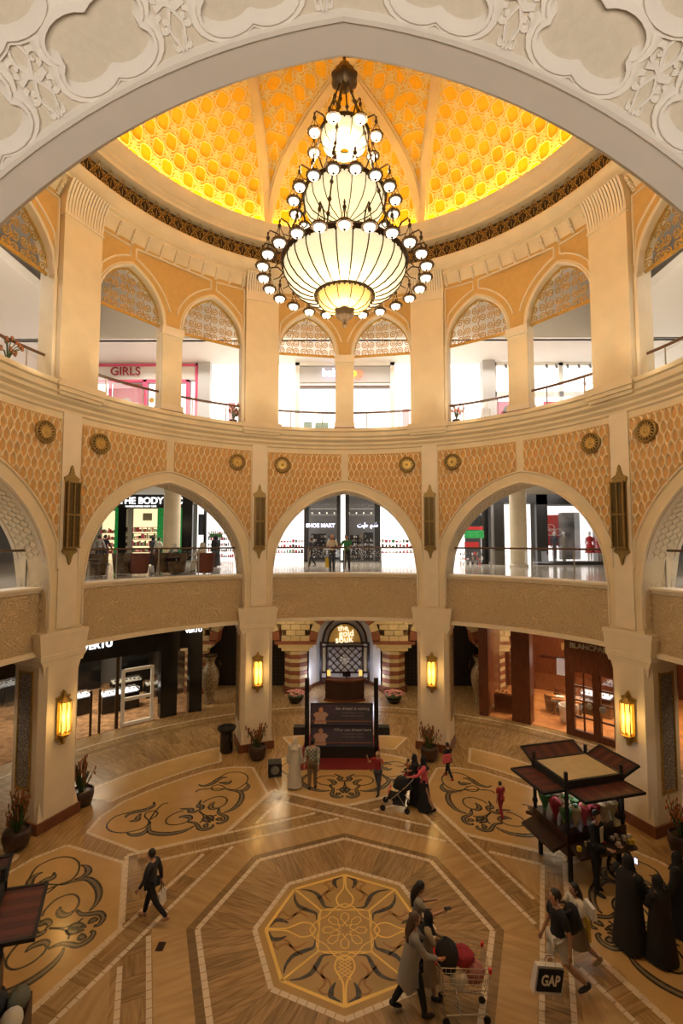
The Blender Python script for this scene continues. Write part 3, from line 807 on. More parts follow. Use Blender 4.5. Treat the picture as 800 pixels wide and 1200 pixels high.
    for c, w_ in ((-.1745, 'left'), (.1745, 'right')):
        bay = {0:'in front of the toy shop', -45:'on the GIRLS shop side', 45:'on the poster wall side', -90:'at the left edge', 90:'at the right edge'}[tc]
        r_ = empty('gallery_railing', P(tc+math.degrees(c), 1.03, .52), 0, 'glass railing with dark handrail %s, %s of the post' % (bay, w_), 'railing', 'upper gallery railings')
        f3 = cyl(tc, 1.03)
        MB().tube([f3(c-W2+2*W2*i/8, .608) for i in range(9)], .045, 8).build('handrail', 'rail_wood', r_, world=True)
        for q in (-.5, .5): MB().tube([f3(c+q*W2*1.1, .52), f3(c+q*W2*1.1, .606)], .022, 6).build('baluster', 'steel', r_, world=True)
        mb = MB(); vs = []
        for i in range(9): u = c-W2+2*W2*i/8; vs += [f3(u, .525), f3(u, .600)]
        mb.add(vs, [(2*i, 2*i+1, 2*i+3, 2*i+2) for i in range(8)]); mb.build('glass_pane', 'glass', r_, world=True)
for k in range(8):        # great piers of the upper gallery
    t = -157.5+45*k
    lab = {-22.5:'tall pale stone pier between the GIRLS bay and the toy shop bay', 22.5:'tall pale stone pier between the toy shop bay and the poster bay', -67.5:'tall pale stone pier of the upper gallery at far left', 67.5:'tall pale stone pier of the upper gallery at far right'}.get(t, 'tall pale stone pier of the upper gallery outside the photo, %d degrees' % abs(t) + (' left' if t < 0 else ' right'))
    e = empty('upper_pier', P(t, 1.0, .52), -rad(t), lab.replace(', 112 degrees', ' beside the near bay').replace(', 157 degrees', ' above the viewer'), 'column')
    hz = (1.130-.52)*S
    MB().prism([(x*S, y*S) for x, y in [(-.073, -.030), (.073, -.030), (.073, .08), (-.073, .08)]], .04, hz).build('shaft', 'stone', e)
    MB().prism([(x*S, y*S) for x, y in [(-.0845, -.006), (.0845, -.006), (.0845, .05), (-.0845, .05)]], .04, (S2-.52)*S).build('side_pilaster', 'stone_pale', e)
    MB().prism([(x*S, y*S) for x, y in [(-.076, -.034), (.076, -.034), (.076, 0), (.092, 0), (.092, .06), (-.092, .06), (-.092, 0), (-.076, 0)]], 0, .085).build('plinth', 'red_stone', e)
    mb = MB(); h0 = hz; n = 10           # fluted bracket spreading under the cornice
    for i in range(14):
        x = -.070+.0108*i; 
        pr = [(-.030, h0-.35), (-.034, h0-.05), (-.042, h0+.25), (-.056, h0+.5), (-.066, h0+.62), (0, h0+.62), (0, h0-.35)]
        mb.add([((x-.0040)*S, y*S, z) for y, z in pr]+[((x+.0040)*S, y*S, z) for y, z in pr], [tuple(range(7)), tuple(range(7, 14))]+[(j, (j+1) % 7, 7+(j+1) % 7, 7+j) for j in range(7)])
    mb.build('fluting', 'stone_pale', e, kind='stuff')
    MB().box((0, .01*S, h0-.37), (.152*S, .09*S, .06)).build('necking', 'stone_pale', e)
# ------------------------------------------------------------------ GREAT CORNICE, FRIEZE AND DOME
revolve('trim_great_cornice', [(1.03, 1.150), (1.0, 1.154), (.994, 1.166), (.985, 1.180), (.972, 1.192), (.968, 1.194), (.968, 1.202), (.955, 1.206), (.955, 1.212), (.942, 1.219), (.935, 1.230), (.925, 1.240), (.925, 1.250), (.955, 1.252)], 'stone', smooth=True)
revolve('trim_frieze_back', [(.962, 1.25), (.962, 1.335)], 'frieze_dark')
revolve('trim_dome_cornice', [(.962, 1.332), (.915, 1.334), (.912, 1.345), (.900, 1.350), (.900, 1.358), (.888, 1.362), (.880, 1.374), (.872, 1.380), (.868, 1.396), (.876, 1.398), (.884, 1.372), (.93, 1.350)], 'stone', smooth=True)
fr = empty('frieze_screen', (0, 0, ZF(1.25)), 0, 'ring of gilded pierced scrollwork over the dark frieze below the dome', 'screen')
mb = MB(); f4 = cyl(0, .942); q_ = .050
for i in range(-70, 71):
    u = i*q_
    if abs(u) > 1.9: continue
    b, t = 1.252, 1.332; mdl = (b+t)/2
    L_ = [[(u, b), (u+q_/2, mdl), (u, t)], [(u, b), (u-q_/2, mdl), (u, t)], spiral(u+.008, mdl+.014, .010, .002, -90, 1.2, 10), spiral(u-.008, mdl+.014, .010, .002, -90, -1.2, 10),
          spiral(u+q_/2-.007, b+.018, .010, .002, 90, 1.1, 10), spiral(u+q_/2+.007, b+.018, .010, .002, 90, -1.1, 10), arcp(u+q_/2, mdl, .009, .013, 0, 360, 8), [(u, mdl-.022), (u, mdl+.004)]]
    for l in L_: mb.ribbon(l, .0012, 0, .0013, f4, top=.8)
mb.build('scrollwork', 'gold', fr, world=True, kind='stuff', norm=False)
DP = [(.0, 1.905), (.12, 1.90), (.25, 1.880), (.37, 1.845), (.48, 1.800), (.60, 1.758), (.70, 1.712), (.78, 1.655), (.84, 1.585), (.88, 1.500), (.902, 1.42), (.910, 1.352)]
DP = smooth_line(DP, 4)
DA = [0]
for (a, b), (c_, d_) in zip(DP, DP[1:]): DA.append(DA[-1]+sqrt((a-c_)**2+(b-d_)**2))
def dome_at(v):          # distance from the crown along the shell -> radius, height, inward normal
    v = min(max(v, 0), DA[-1]-1e-6); i = 0
    while DA[i+1] < v: i += 1
    t = (v-DA[i])/(DA[i+1]-DA[i]); (a, b), (c_, d_) = DP[i], DP[i+1]; l = DA[i+1]-DA[i]
    return a+(c_-a)*t, b+(d_-b)*t, (d_-b)/l, -(c_-a)/l
def v_of_r(r):
    for i in range(len(DP)-1):
        if DP[i+1][0] >= r: return DA[i]+(DA[i+1]-DA[i])*(r-DP[i][0])/max(DP[i+1][0]-DP[i][0], 1e-9)
    return DA[-1]
dm = revolve('ceiling_dome', [(max(r, .004), h) for r, h in DP][::-1], 'dome_gold', n=96, smooth=True)
revolve('cove_light', [(.888, 1.377), (.902, 1.369)], 'cove', label='hidden yellow cove light running round the foot of the dome', kind=None)['category'] = 'light'
def sph(x, y, e=0):
    r = sqrt(x*x+y*y); R_, h, nr, nh = dome_at(v_of_r(min(r, .909))); k = (R_+nr*e)/max(r, 1e-6); return (x*k*S, y*k*S, ZF(h+nh*e))
for k in range(8):        # interlaced ribs: base k to base k+3
    a, b = -22.5+45*k, -22.5+45*(k+3); A, B = polar(.912, a), polar(.912, b)
    n = 72; dx, dy = B[0]-A[0], B[1]-A[1]; l = sqrt(dx*dx+dy*dy); nx, ny = -dy/l, dx/l
    mb = MB(); vs = []
    for i in range(n+1):
        c = lerp(A, B, i/n)
        for hw, e in ((.021, 0), (.021, .010), (.012, .010), (.012, .020), (-.012, .020), (-.012, .010), (-.021, .010), (-.021, 0)):
            x, y = c[0]+nx*hw, c[1]+ny*hw
            if hw == .0: pass
            vs.append(sph(x, y, e + (.0006 if k % 2 else 0)))
    mb.add(vs, [(8*i+j, 8*i+j+1, 8*i+9+j, 8*i+8+j) for i in range(n) for j in range(7)])
    mb.build('dome_rib', 'stone', dm)
C_ = .045
for g in range(8):
    a = 45*g
    if abs(((a+180) % 360)-180) > 100: continue
    mb = MB()
    def gm(u, v, w_, a=a):        # u along the latitude, v down from the crown (both in radii)
        R_, h, nr, nh = dome_at(v); t = rad(a) + u/max(R_, .02); return ((R_+nr*w_)*sin(t)*S, (R_+nr*w_)*cos(t)*S, ZF(h+nh*w_))
    def insg(u, v): return .10 < v < DA[-1]-.02 and abs(u) < rad(22.4)*dome_at(v)[0]
    for j in range(0, 27):
        for i in range(-9, 10):
            cx, cy = (i)*C_, DA[-1]-.015-j*C_
            if (i+j) % 2 == 0:
                o1 = []
                for q in range(4):
                    for s_ in range(6):
                        t = rad(90*q+6+78*s_/5-45+45); rr = .56*C_*(1+.14*sin(rad(180*s_/5)))
                        o1.append((cx+rr*.92*cos(t+rad(0)), cy+rr*1.05*sin(t)))
                o1.append(o1[0]); L_ = [o1]
            else:
                L_ = [[(cx-C_*.46, cy-.30*C_), (cx, cy+.02*C_), (cx+C_*.46, cy-.30*C_)], [(cx-.42*C_, cy+.36*C_), (cx, cy), (cx+.42*C_, cy+.36*C_)],
                      spiral(cx+.12*C_, cy+.22*C_, .12*C_, .02*C_, 180, 1.2, 10), spiral(cx-.12*C_, cy+.22*C_, .12*C_, .02*C_, 0, -1.2, 10),
                      spiral(cx+.10*C_, cy-.2*C_, .10*C_, .02*C_, 90, 1.2, 10), spiral(cx-.10*C_, cy-.2*C_, .10*C_, .02*C_, 90, -1.2, 10),
                      [(cx, cy-.45*C_), (cx, cy-.1*C_)], [(cx-.40*C_, cy-.05*C_), (cx-.14*C_, cy+.05*C_)], [(cx+.40*C_, cy-.05*C_), (cx+.14*C_, cy+.05*C_)]]
            for l in L_:
                for rn in runs(l, insg): mb.ribbon(rn, .0024, 0, .0040, gm, top=.6)
    mb.build('dome_lattice', 'dome_lattice', dm, kind='stuff', norm=False)

# ------------------------------------------------------------------ CHANDELIER
ch = empty('chandelier', (0, 0, ZF(.60)), 0, 'great three-tiered bronze chandelier with glowing glass bowls and rings of small hanging lamps', 'chandelier')
def CZ(h): return (h-.60)*S
def ring_bowl(name, prof, m, n=40): return MB().lathe([(r*S, CZ(h)) for r, h in prof], n, cap=False).build(name, m, ch, smooth=True)
mb = MB(); mb.tube([(0, 0, CZ(1.28)), (0, 0, CZ(1.90))], .035, 6); mb.build('rod', 'bronze', ch)
MB().lathe([(r*S, CZ(h)) for r, h in ((.002, 1.286), (.012, 1.282), (.016, 1.272), (.024, 1.262), (.028, 1.250), (.036, 1.240), (.034, 1.232), (.022, 1.226), (.010, 1.222), (.006, 1.208), (0, 1.204))], 36, wob=lambda t, z: 1+.08*cos(6*t)).build('canopy', 'bronze', ch, smooth=True)
def bowl(rt, ht, rb, hb, power=.5, n=8):      # quarter curve from the rim down
    return [(rb+(rt-rb)*sin(pi/2*(1-i/n)), ht-(ht-hb)*(1-cos(pi/2*(i/n)))) for i in range(n+1)] if False else [(rb+(rt-rb)*cos(pi/2*i/n)**.9, ht-(ht-hb)*sin(pi/2*i/n)) for i in range(n+1)]
b1 = [(.154, .722), (.159, .712), (.157, .698), (.148, .680), (.132, .662), (.112, .648), (.092, .640), (.080, .638)]
ring_bowl('large_bowl_glass', b1, 'lamp_glass', 60)
b2 = [(.070, .636), (.066, .622), (.054, .608), (.036, .600), (.020, .598)]
ring_bowl('small_bowl_glass', b2, 'lamp_yellow', 40)
b3 = [(.102, .905), (.105, .895), (.101, .872), (.087, .852), (.06, .838), (.02, .832)]
ring_bowl('middle_bowl_glass', b3, 'lamp_glass', 40)
b4 = [(.060, 1.082), (.062, 1.070), (.057, 1.052), (.042, 1.040), (.012, 1.034)]
ring_bowl('top_bowl_glass', b4, 'lamp_glass', 30)
def ribs(prof, n, r, name, off=.0012):
    for k in range(n):
        t = 2*pi*(k+.5)/n
        MB().tube([((q+off)*S*sin(t), (q+off)*S*cos(t), CZ(h)-.006) for q, h in prof], r, 4).build(name, 'bronze', ch)
ribs(b1, 26, .020, 'bowl_rib'); ribs(b2, 12, .013, 'bowl_rib'); ribs(b3, 18, .014, 'bowl_rib'); ribs(b4, 10, .012, 'bowl_rib')
def hoop(r, h, w_, t_, name, teeth):
    mb = MB(); mb.lathe([((r-w_)*S, CZ(h)), (r*S, CZ(h-t_)), ((r+w_)*S, CZ(h)), (r*S, CZ(h+t_)), ((r-w_)*S, CZ(h))], 48, cap=False)
    for k in range(teeth):
        a = 2*pi*k/teeth; mb.ell(((r+w_*.2)*S*sin(a), (r+w_*.2)*S*cos(a), CZ(h-t_*.9)), (.03, .03, .05), 5, 4)
    mb.build(name, 'bronze', ch)
hoop(.161, .724, .006, .009, 'large_ring', 48); hoop(.075, .640, .007, .007, 'small_ring', 36); hoop(.108, .906, .005, .007, 'middle_ring', 36); hoop(.064, 1.083, .004, .006, 'top_ring', 24)
MB().lathe([(r*S, CZ(h)) for r, h in ((.010, .606), (.024, .602), (.027, .596), (.020, .584), (.010, .574), (.004, .566), (.006, .560), (0, .552))], 12, wob=lambda t, z: 1+.1*cos(6*t)).build('finial', 'bronze', ch)
for k in range(6):        # chains with balls from the canopy down through the tiers
    t = 2*pi*(k+.25)/6
    p = [(.012, 1.225), (.060, 1.092), (.104, .915), (.155, .735)]
    o = MB().tube([(r*S*sin(t), r*S*cos(t), CZ(h)) for r, h in p], .020, 5); 
    for (ra, ha), (rb, hb_) in zip(p, p[1:]):
        for q in (.3, .6, .85): r, h = ra+(rb-ra)*q, ha+(hb_-ha)*q; o.ell((r*S*sin(t), r*S*cos(t), CZ(h)), (.045, .045, .06), 6, 5)
    o.build('chain_rod', 'bronze', ch)
capm = MB(); capm.lathe([(.01, .20), (.035, .13), (.14, .06), (.19, .02), (.20, -.035), (.155, -.03)], 36, wob=lambda t, z: 1+.05*cos(12*t))
capm.lathe([(.0, -.19), (.02, -.165), (.04, -.145), (.0, -.125)], 6)
for q in range(3): a = 2*pi*q/3; capm.tube([(.15*sin(a), .15*cos(a), .05), (.04*sin(a), .04*cos(a), .30), (0, 0, .45)], .010, 4)
capm.ell((0, 0, .40), (.05, .05, .07), 6, 4); capm.ell((0, 0, .52), (.03, .03, .05), 6, 4)
capme = capm.mesh('lamp_cap', 'bronze'); glm = MB().lathe([(.145, -.03), (.142, -.05), (.12, -.10), (.07, -.135), (.0, -.145)], 12, cap=False).mesh('lamp_globe', 'lamp_white', True)
arm = MB(); arm.tube([(0, -.42, .42), (0, -.25, .60), (0, -.05, .62), (0, 0, .50)], [.02, .022, .018, .012], 5); arm.tube([(0, -.42, .42), (0, -.30, .28), (0, -.12, .25)], [.02, .016, .01], 5); arme = arm.mesh('lamp_arm', 'bronze')
for rr, hh, n, sc, off in ((.212, .690, 24, .84, 0), (.134, .882, 16, .84, .5), (.087, 1.056, 8, .84, .4)):
    for k in range(n):
        t = 2*pi*(k+off)/n
        c = link_mesh('lamp_cap', capme, ch); c.location = (rr*S*sin(t), rr*S*cos(t), CZ(hh)); c.rotation_euler = (0, 0, -t); c.scale = (sc,)*3
        g = link_mesh('lamp_globe', glm, c); a_ = link_mesh('lamp_arm', arme, c)

# ------------------------------------------------------------------ WALL LANTERNS, ROSETTES, SCONCES
def facing(th, r, h): e = empty('x', P(th, r, h), -rad(th)); return e
# local frame: x right as seen from the centre, y outwards, z up
out = [(-.20, -1.0), (-.24, -1.06), (-.24, -1.12), (-.10, -1.20), (-.05, -1.34), (-.04, -1.42), (0, -1.50), (.04, -1.42), (.05, -1.34), (.10, -1.20), (.24, -1.12), (.24, -1.06), (.20, -1.0),
       (.20, 1.0), (.24, 1.06), (.24, 1.12), (.10, 1.20), (.05, 1.34), (.04, 1.42), (0, 1.50), (-.04, 1.42), (-.05, 1.34), (-.10, 1.20), (-.24, 1.12), (-.24, 1.06), (-.20, 1.0)]
def flat(poly, y0, y1, sx=1, sz=1):
    mb = MB(); mb.prism([(x*sx, z*sz) for x, z in poly], y0, y1, lambda x, z, y: (x, y, z)); return mb
def grille_lantern(th, lab):
    e = empty('wall_grille', P(th, .9935, .088), -rad(th), lab, 'grille', 'lantern grilles on the middle piers')
    flat(out, -.06, 0, 1, 1).build('back_plate', 'brass', e)
    MB().box((0, -.10, 0), (.40, .10, 1.92)).build('dark_core', 'bronze', e)
    mb = MB()
    for x in (-.195, 0, .195): mb.box((x, -.165, 0), (.035, .05, 1.98))
    for z in (-1, 0, 1): mb.box((0, -.165, z*.98), (.46, .07, .05))
    mb.build('frame', 'brass', e)
    mb = MB()
    for cx in (-.0975, .0975):
        for i in range(-19, 19):
            z = i*.05; 
            for sg in (1, -1): mb.box((cx, -.155, z+.025), (.006, .012, .19), M=Matrix.Rotation(rad(62*sg), 3, 'Y'))
    mb.build('mesh_wires', 'brass', e, kind='stuff')
for th, w_ in ((-22.5, 'left of the central arch'), (22.5, 'right of the central arch'), (-67.5, 'on the far-left pier of the middle floor'), (67.5, 'on the far-right pier of the middle floor')):
    grille_lantern(th, 'tall narrow brass lantern grille, unlit, '+w_)
def rosette(th, lab):
    e = empty('rosette', P(th, .992, .347), -rad(th), lab, 'rosette', 'round brass rosettes on the spandrels')
    R_ = Matrix.Rotation(rad(90), 4, 'X')
    mb = MB().lathe([(.335, 0), (.335, .05), (.30, .07), (.27, .05), (.25, .03)], 28); o = mb.build('rim', 'brass', e); o.rotation_euler = (rad(90), 0, 0)
    o = MB().lathe([(.26, .02), (.26, .035)], 24).build('disc', 'bronze', e); o.rotation_euler = (rad(90), 0, 0)
    mb = MB()
    for k in range(16):
        a = 2*pi*k/16; mb.tube([(.07*cos(a), .07*sin(a), .045), (.155*cos(a+.15), .155*sin(a+.15), .05), (.25*cos(a), .25*sin(a), .045)], .011, 4); mb.tube([(.07*cos(a), .07*sin(a), .045), (.155*cos(a-.15), .155*sin(a-.15), .05), (.25*cos(a), .25*sin(a), .045)], .011, 4)
    mb.lathe([(.165, .045), (.165, .055), (.15, .055)], 16); mb.lathe([(0, .09), (.05, .07), (.07, .045)], 12)
    o = mb.build('tracery', 'gold', e); o.rotation_euler = (rad(90), 0, 0)
for c in (0, -45, 45, -90, 90):
    for sg in (-1, 1):
        th = c+sg*16.6; 
        if abs(th) > 95: continue
        w_ = {-16.6:'left shoulder of the central arch', 16.6:'right shoulder of the central arch', -28.4:'right shoulder of the left arch', -61.6:'left shoulder of the left arch', 28.4:'left shoulder of the right arch', 61.6:'right shoulder of the right arch', -73.4:'nearest the left edge of the photo', 73.4:'nearest the right edge of the photo'}[round(th, 1)]
        rosette(th, 'round pierced brass rosette on the orange lattice, '+w_)
def sconce(th, lab):
    e = empty('sconce', P(th, .9985, -.572), -rad(th), lab, 'wall lamp', 'lit sconces on the ground floor piers')
    k = .52
    o = [(x*.95, z*k*1.02) for x, z in out]
    flat(o, -.05, 0).build('back_plate', 'gold', e)
    for x in (-.078, .078): MB().lathe([(.02, -.44), (.068, -.36), (.068, .36), (.02, .44)], 10, c=(x, -.12, 0)).build('glass_tube', 'sconce_glass', e, smooth=True)
    mb = MB()
    for x in (-.16, 0, .16): mb.box((x, -.19, 0), (.026, .03, .95))
    mb.lathe([(.20, 0), (.05, .14), (.035, .26), (0, .32)], 6, c=(0, -.11, .46)); mb.lathe([(0, -.32), (.035, -.26), (.05, -.14), (.20, 0)], 6, c=(0, -.11, -.46))
    mb.build('frame', 'gold', e)
    light('POINT', 'sconce_light', P(th, .955, -.572), 20, (1, .62, .22), .12)
for th, w_ in ((-22.5, 'on the pier left of the banner stand'), (22.5, 'on the pier right of the banner stand'), (-67.5, 'on the large pier at left'), (67.5, 'on the large pier at right above the vendor cart')):
    sconce(th, 'lit yellow glass sconce, '+w_)
# ------------------------------------------------------------------ helpers for flat fronts: x across, Y away (radii), h height rel. eye
def slabx(mb, x0, x1, h0, h1, Y, d=.006): return mb.box(((x0+x1)/2*S, (Y+d/2)*S, ZF((h0+h1)/2)), (abs(x1-x0)*S, d*S, (h1-h0)*S))
def front(name, label, cat='shop front', group=None): return empty(name, (0, 0, 0), 0, label, cat, group)
def part(e, name, m, rects, Y, d=.006, label=None, kind=None):      # every rectangle becomes a part of its own
    for r in rects: mb = MB(); slabx(mb, *r, Y, d); o = mb.build(name, m, e, world=True, label=label, kind=kind)
    return o
def goods(e, x0, x1, h0, h1, Y, cols, rows, cnt, seed=1, name='goods', sz=.012):
    rg = random.Random(seed); mb = MB(); hs = (h1-h0)/rows
    for r in range(rows):
        for c in range(cnt):
            x = x0+(x1-x0)*(c+.5)/cnt; w_ = (x1-x0)/cnt*rg.uniform(.4, .8); hh = hs*rg.uniform(.35, .75); mb.cur = rg.randrange(len(cols))
            mb.box((x*S, (Y+.01)*S, ZF(h0+r*hs+hh/2)), (w_*S, sz*S, hh*S))
    return mb.build(name, cols, e, world=True, kind='stuff')
ML = -.150; MC = .372       # middle gallery floor and ceiling
# outer shells
revolve('wall_ground_outer', [(2.75, -EYE), (2.75, -.335)], 'dark', -160, 160, 40)
revolve('wall_middle_outer', [(3.55, ML), (3.55, .375)], 'grey_dark', -160, 160, 40)
# --- The middle gallery, left: cosmetics shop
e = front('cosmetics_shop', 'black cosmetics shop front with white lit sign behind the cafe')
k_ = .0068
X = lambda px: -1.75+(px-148)*k_
part(e, 'fascia', 'dark', [(X(138), X(226), .268, MC)], 2.6, .02)
text('sign_lettering', 'THE BODY SHOP', .66, 'sign_white', e, (X(181)*S, 2.6*S-.04, ZF(.322)), (rad(90), 0, 0), .02, bold=.012)
text('small_lettering', 'NATURE INSPIRED BODY CARE', .16, 'sign_white', e, (X(166)*S, 2.6*S-.04, ZF(.278)), (rad(90), 0, 0), .01)
part(e, 'dark_post', 'black_gloss', [(X(140), X(149.5), ML, .268), (X(215), X(227), ML, MC)], 2.59, .03)
part(e, 'glow_window', 'warm_panel', [(X(149.5), X(182), ML, .268)], 2.72, .01); part(e, 'green_panel', 'green_lit', [(X(182), X(215), ML, .268)], 2.66, .01)
part(e, 'shelf', 'white', [(X(151), X(181), h, h+.006) for h in (-.09, -.04, .01, .06, .11)], 2.68, .03)
goods(e, X(151), X(181), -.09, .13, 2.67, ['red', 'white', 'green', 'pink', 'cloth_tan'], 4, 14, 3, 'bottles')
part(e, 'poster_frame', 'cream_fabric', [(X(162), X(173), .17, .23)], 2.70)
e = front('side_window', 'bright green-edged shop window at the left end of the cafe')
part(e, 'glow_window', 'warm_panel', [(X(112), X(140), ML, .25)], 2.72, .01); part(e, 'green_post', 'green_lit', [(X(134), X(139), ML, .30)], 2.62, .02)
goods(e, X(113), X(133), -.10, .12, 2.66, ['pink', 'white', 'red', 'cloth_tan'], 4, 10, 4)
e = front('perfume_shop', 'white shop with blue poster and shelves, right end of the left arch')
part(e, 'glow_wall', 'bright_panel', [(X(228), X(300), ML, .30)], 2.7, .01); part(e, 'blue_poster', 'denim', [(X(231), X(238), .05, .22)], 2.66)
part(e, 'dark_post', 'black_gloss', [(X(240), X(243), ML, .30)], 2.6, .02); part(e, 'sign_board', 'green', [(X(247), X(262), .03, .06)], 2.6)
goods(e, X(244), X(275), -.13, .10, 2.62, ['black', 'red', 'white', 'cloth_grey'], 5, 12, 5)
part(e, 'lintel', 'ceiling_white', [(X(226), X(320), .30, MC)], 2.6, .02)
for sx, w_ in ((-1, 'in front of the black cosmetics shop sign'), (1, 'in front of the bright window in the right arch')):
    p = empty('round_pillar', (sx*1.02*S, 1.61*S, ZF(ML)), 0, 'round cream stone pillar on the middle gallery '+w_, 'column'); hz = (MC-ML)*S
    for j in range(4): MB().lathe([(.43, hz*j/4+.015), (.43, hz*(j+1)/4-.015)], 24).build('drum', 'stone', p, smooth=True)
    MB().lathe([(.415, 0), (.415, hz)], 20).build('joint', 'soffit_pale', p); MB().lathe([(.47, 0), (.47, .12), (.43, .15)], 24).build('base', 'stone_pale', p)
# --- middle: shoe shop
k_ = .00626
X = lambda px: (px-403.7)*k_
e = front('shoe_shop', 'dark framed glass shoe shop with lit English and Arabic signs behind two men')
part(e, 'frame', 'dark', [(X(356), X(361.5), ML, MC), (X(394.5), X(399), ML, MC), (X(404.5), X(409), ML, MC), (X(439), X(445.5), ML, MC), (X(356), X(445), ML, ML+.012)], 2.3, .02)
part(e, 'light_strip', 'bright_panel', [(X(399), X(404.5), ML, MC)], 2.31)
part(e, 'glass_pane', 'glass', [(X(361.5), X(394.5), ML, MC), (X(409), X(439), ML, MC)], 2.305, .004)
part(e, 'back_wall', 'grey_dark', [(X(340), X(470), ML, MC)], 2.75, .01)
part(e, 'dark_shelving', 'black', [(X(361), X(380), ML, .06), (X(386), X(394), ML, .02), (X(410), X(424), ML, .05), (X(428), X(440), ML, .07)], 2.6, .03)
goods(e, X(362), X(440), -.13, .06, 2.55, ['cloth_grey', 'white', 'black', 'wood_dark', 'cloth_tan'], 6, 34, 6, 'shoes')
part(e, 'ceiling_track', 'white', [(X(362), X(439), .245, .252), (X(362), X(439), .20, .204)], 2.45)
mb = MB()
for i in range(9): mb.ell((X(364+9*i)*S, 2.44*S, ZF(.215)), (.05, .05, .05), 6, 4)
mb.build('spotlights', 'lamp_white', e, kind='stuff')
text('sign_english', 'SHOE MART', .35, 'sign_blue', e, (X(375.5)*S, 2.29*S, ZF(.114)), (rad(90), 0, 0), .02, bold=.012)
# the same name in Arabic, drawn as strokes read right to left
ar = MB(); x0, z0, q = X(442)*S, ZF(.106), .108; ay = 2.29*S
def ars(pts, r=.035): ar.tube([(x0-a*q*1.0, ay, z0+b*q) for a, b in pts], r, 5)
ars([(0,.2),(0,1.4)]); 
ar.v = []; ar.f = []; ar.m = []
ars([(0,1.2),(.1,.1),(.8,0),(.9,1.1),(1,.1),(1.7,0),(1.8,1.1),(1.9,.1),(2.6,0),(3.2,0)]); ars([(.7,1.9),(.75,1.95)], .05); ars([(1.2,1.9),(1.25,1.95)], .05); ars([(.95,2.4),(1,2.45)], .05)
ars([(3.2,0),(3.3,.8),(3.9,1),(4.1,.4),(3.7,.1),(3.3,.3)]); ars([(4.1,.4),(4.3,-.5),(3.5,-1.1)])
ars([(6.2,.1),(6.0,.9),(6.7,1.1),(6.9,.3),(6.3,0),(7.6,0)]); ars([(7.7,2.6),(7.6,0)])
ars([(8.5,1.0),(8.6,.1),(8.2,-.9),(7.9,-1.0)]); ars([(9.3,1.0),(9.4,.1),(10.2,-.2),(11.6,-.2),(12,.3),(12.0,1.1)]); ars([(10.4,1.5),(10.45,1.6)], .05); ars([(10.9,1.5),(10.95,1.6)], .05)
ar.build('sign_arabic', 'sign_blue', e)
for a, b, w_ in ((310, 356, 'left'), (445.5, 500, 'right')):
    e = front('display_bay', 'bright white display bay of the shoe shop, %s of its dark frame' % w_)
    part(e, 'glow_wall', 'bright_panel', [(X(a), X(b), ML, .30)], 2.5, .01)
    part(e, 'shelf', 'white', [(X(a), X(b), h, h+.005) for h in (-.09, -.05, 0)], 2.42, .04)
    goods(e, X(a+2), X(b-2), -.09, .03, 2.4, ['red', 'cloth_pink', 'cloth_tan', 'wood_dark', 'cloth_green', 'white'], 3, 12, a, 'shoes')
# --- right arch: dark framed windows
k_ = .00546
X = lambda px: (px-403.7)*k_
e = front('fashion_shop', 'dark-framed fashion shop windows with mannequins and a red poster, behind the right arch')
part(e, 'frame', 'dark', [(X(579), X(590.5), ML, .245), (X(628), X(641), ML, .30), (X(579), X(628), .243, .30), (X(628), X(740), .235, .30), (X(641), X(740), ML, -.13), (X(707), X(740), -.13, .235)], 1.85, .03)
part(e, 'bright_window', 'bright_panel', [(X(590.5), X(628), ML, .243)], 1.95, .01)
part(e, 'window_back', 'bright_panel', [(X(641), X(707), -.13, .235)], 2.0, .01)
part(e, 'red_poster', 'red', [(X(642), X(663), -.03, .175)], 1.97, .01)
part(e, 'photo_poster', 'mural_grey', [(X(663), X(688), -.12, .19)], 1.96, .01)
for i in range(5): 
    mb = MB(); mb.tube([(X(652.5)*S+(.25+.08*(i % 2))*cos(2*pi*j/8)+.45*(i % 3-1), 1.96*S, ZF(.06+.03*(i//3))+.2*sin(2*pi*j/8)) for j in range(9)], .02, 4); mb.build('poster_ornament', 'white', e)
part(e, 'glass_pane', 'glass', [(X(641), X(707), -.13, .235)], 1.86, .004)
def mannequin(px, Y, m, lab, H=1.75, dress=False, kk=None, h0=-.13):
    t = empty('mannequin', ((px-403.7)*(Y+1.213)/561*S, Y*S, ZF(h0)), 0, lab, 'mannequin', 'shop window mannequins')
    pr = [(.02, 0), (.11, .05), (.13, .45*H), (.12, .55*H), (.15, .62*H), (.19, .78*H), (.17, .82*H), (.05, .85*H)] if not dress else [(.30, .28*H), (.24, .45*H), (.13, .60*H), (.17, .72*H), (.18, .80*H), (.05, .85*H)]
    MB().lathe(pr, 12, sy=.6).build('clothing', m, t, smooth=True)
    MB().ell((0, 0, .93*H), (.075, .09, .12)).tube([(0, 0, .82*H), (0, 0, .90*H)], .05).build('head', 'white', t, smooth=True)
    mb = MB()
    for sg in (-1, 1): mb.tube([(sg*.18, 0, .79*H), (sg*.23, 0, .62*H), (sg*.20, -.05, .46*H)], [.05, .04, .03], 6)
    mb.build('arms', m, t, smooth=True)
    if dress:
        mb = MB()
        for sg in (-1, 1): mb.tube([(sg*.08, 0, .30*H), (sg*.08, 0, 0)], [.06, .035], 6)
        mb.build('legs', 'white', t, smooth=True)
mannequin(648, 1.91, 'denim', 'mannequin in blue-grey dress before the red poster'); mannequin(659, 1.90, 'cloth_grey', 'mannequin in patterned grey outfit beside the red poster')
mannequin(689, 1.90, 'red', 'mannequin in red and white outfit, left of the pair at the window end', dress=True); mannequin(700, 1.92, 'cloth_pink', 'mannequin in crimson dress at the right end of the window', dress=True)
e = front('grocery_display', 'white display with green and red price boards, left side of right arch')
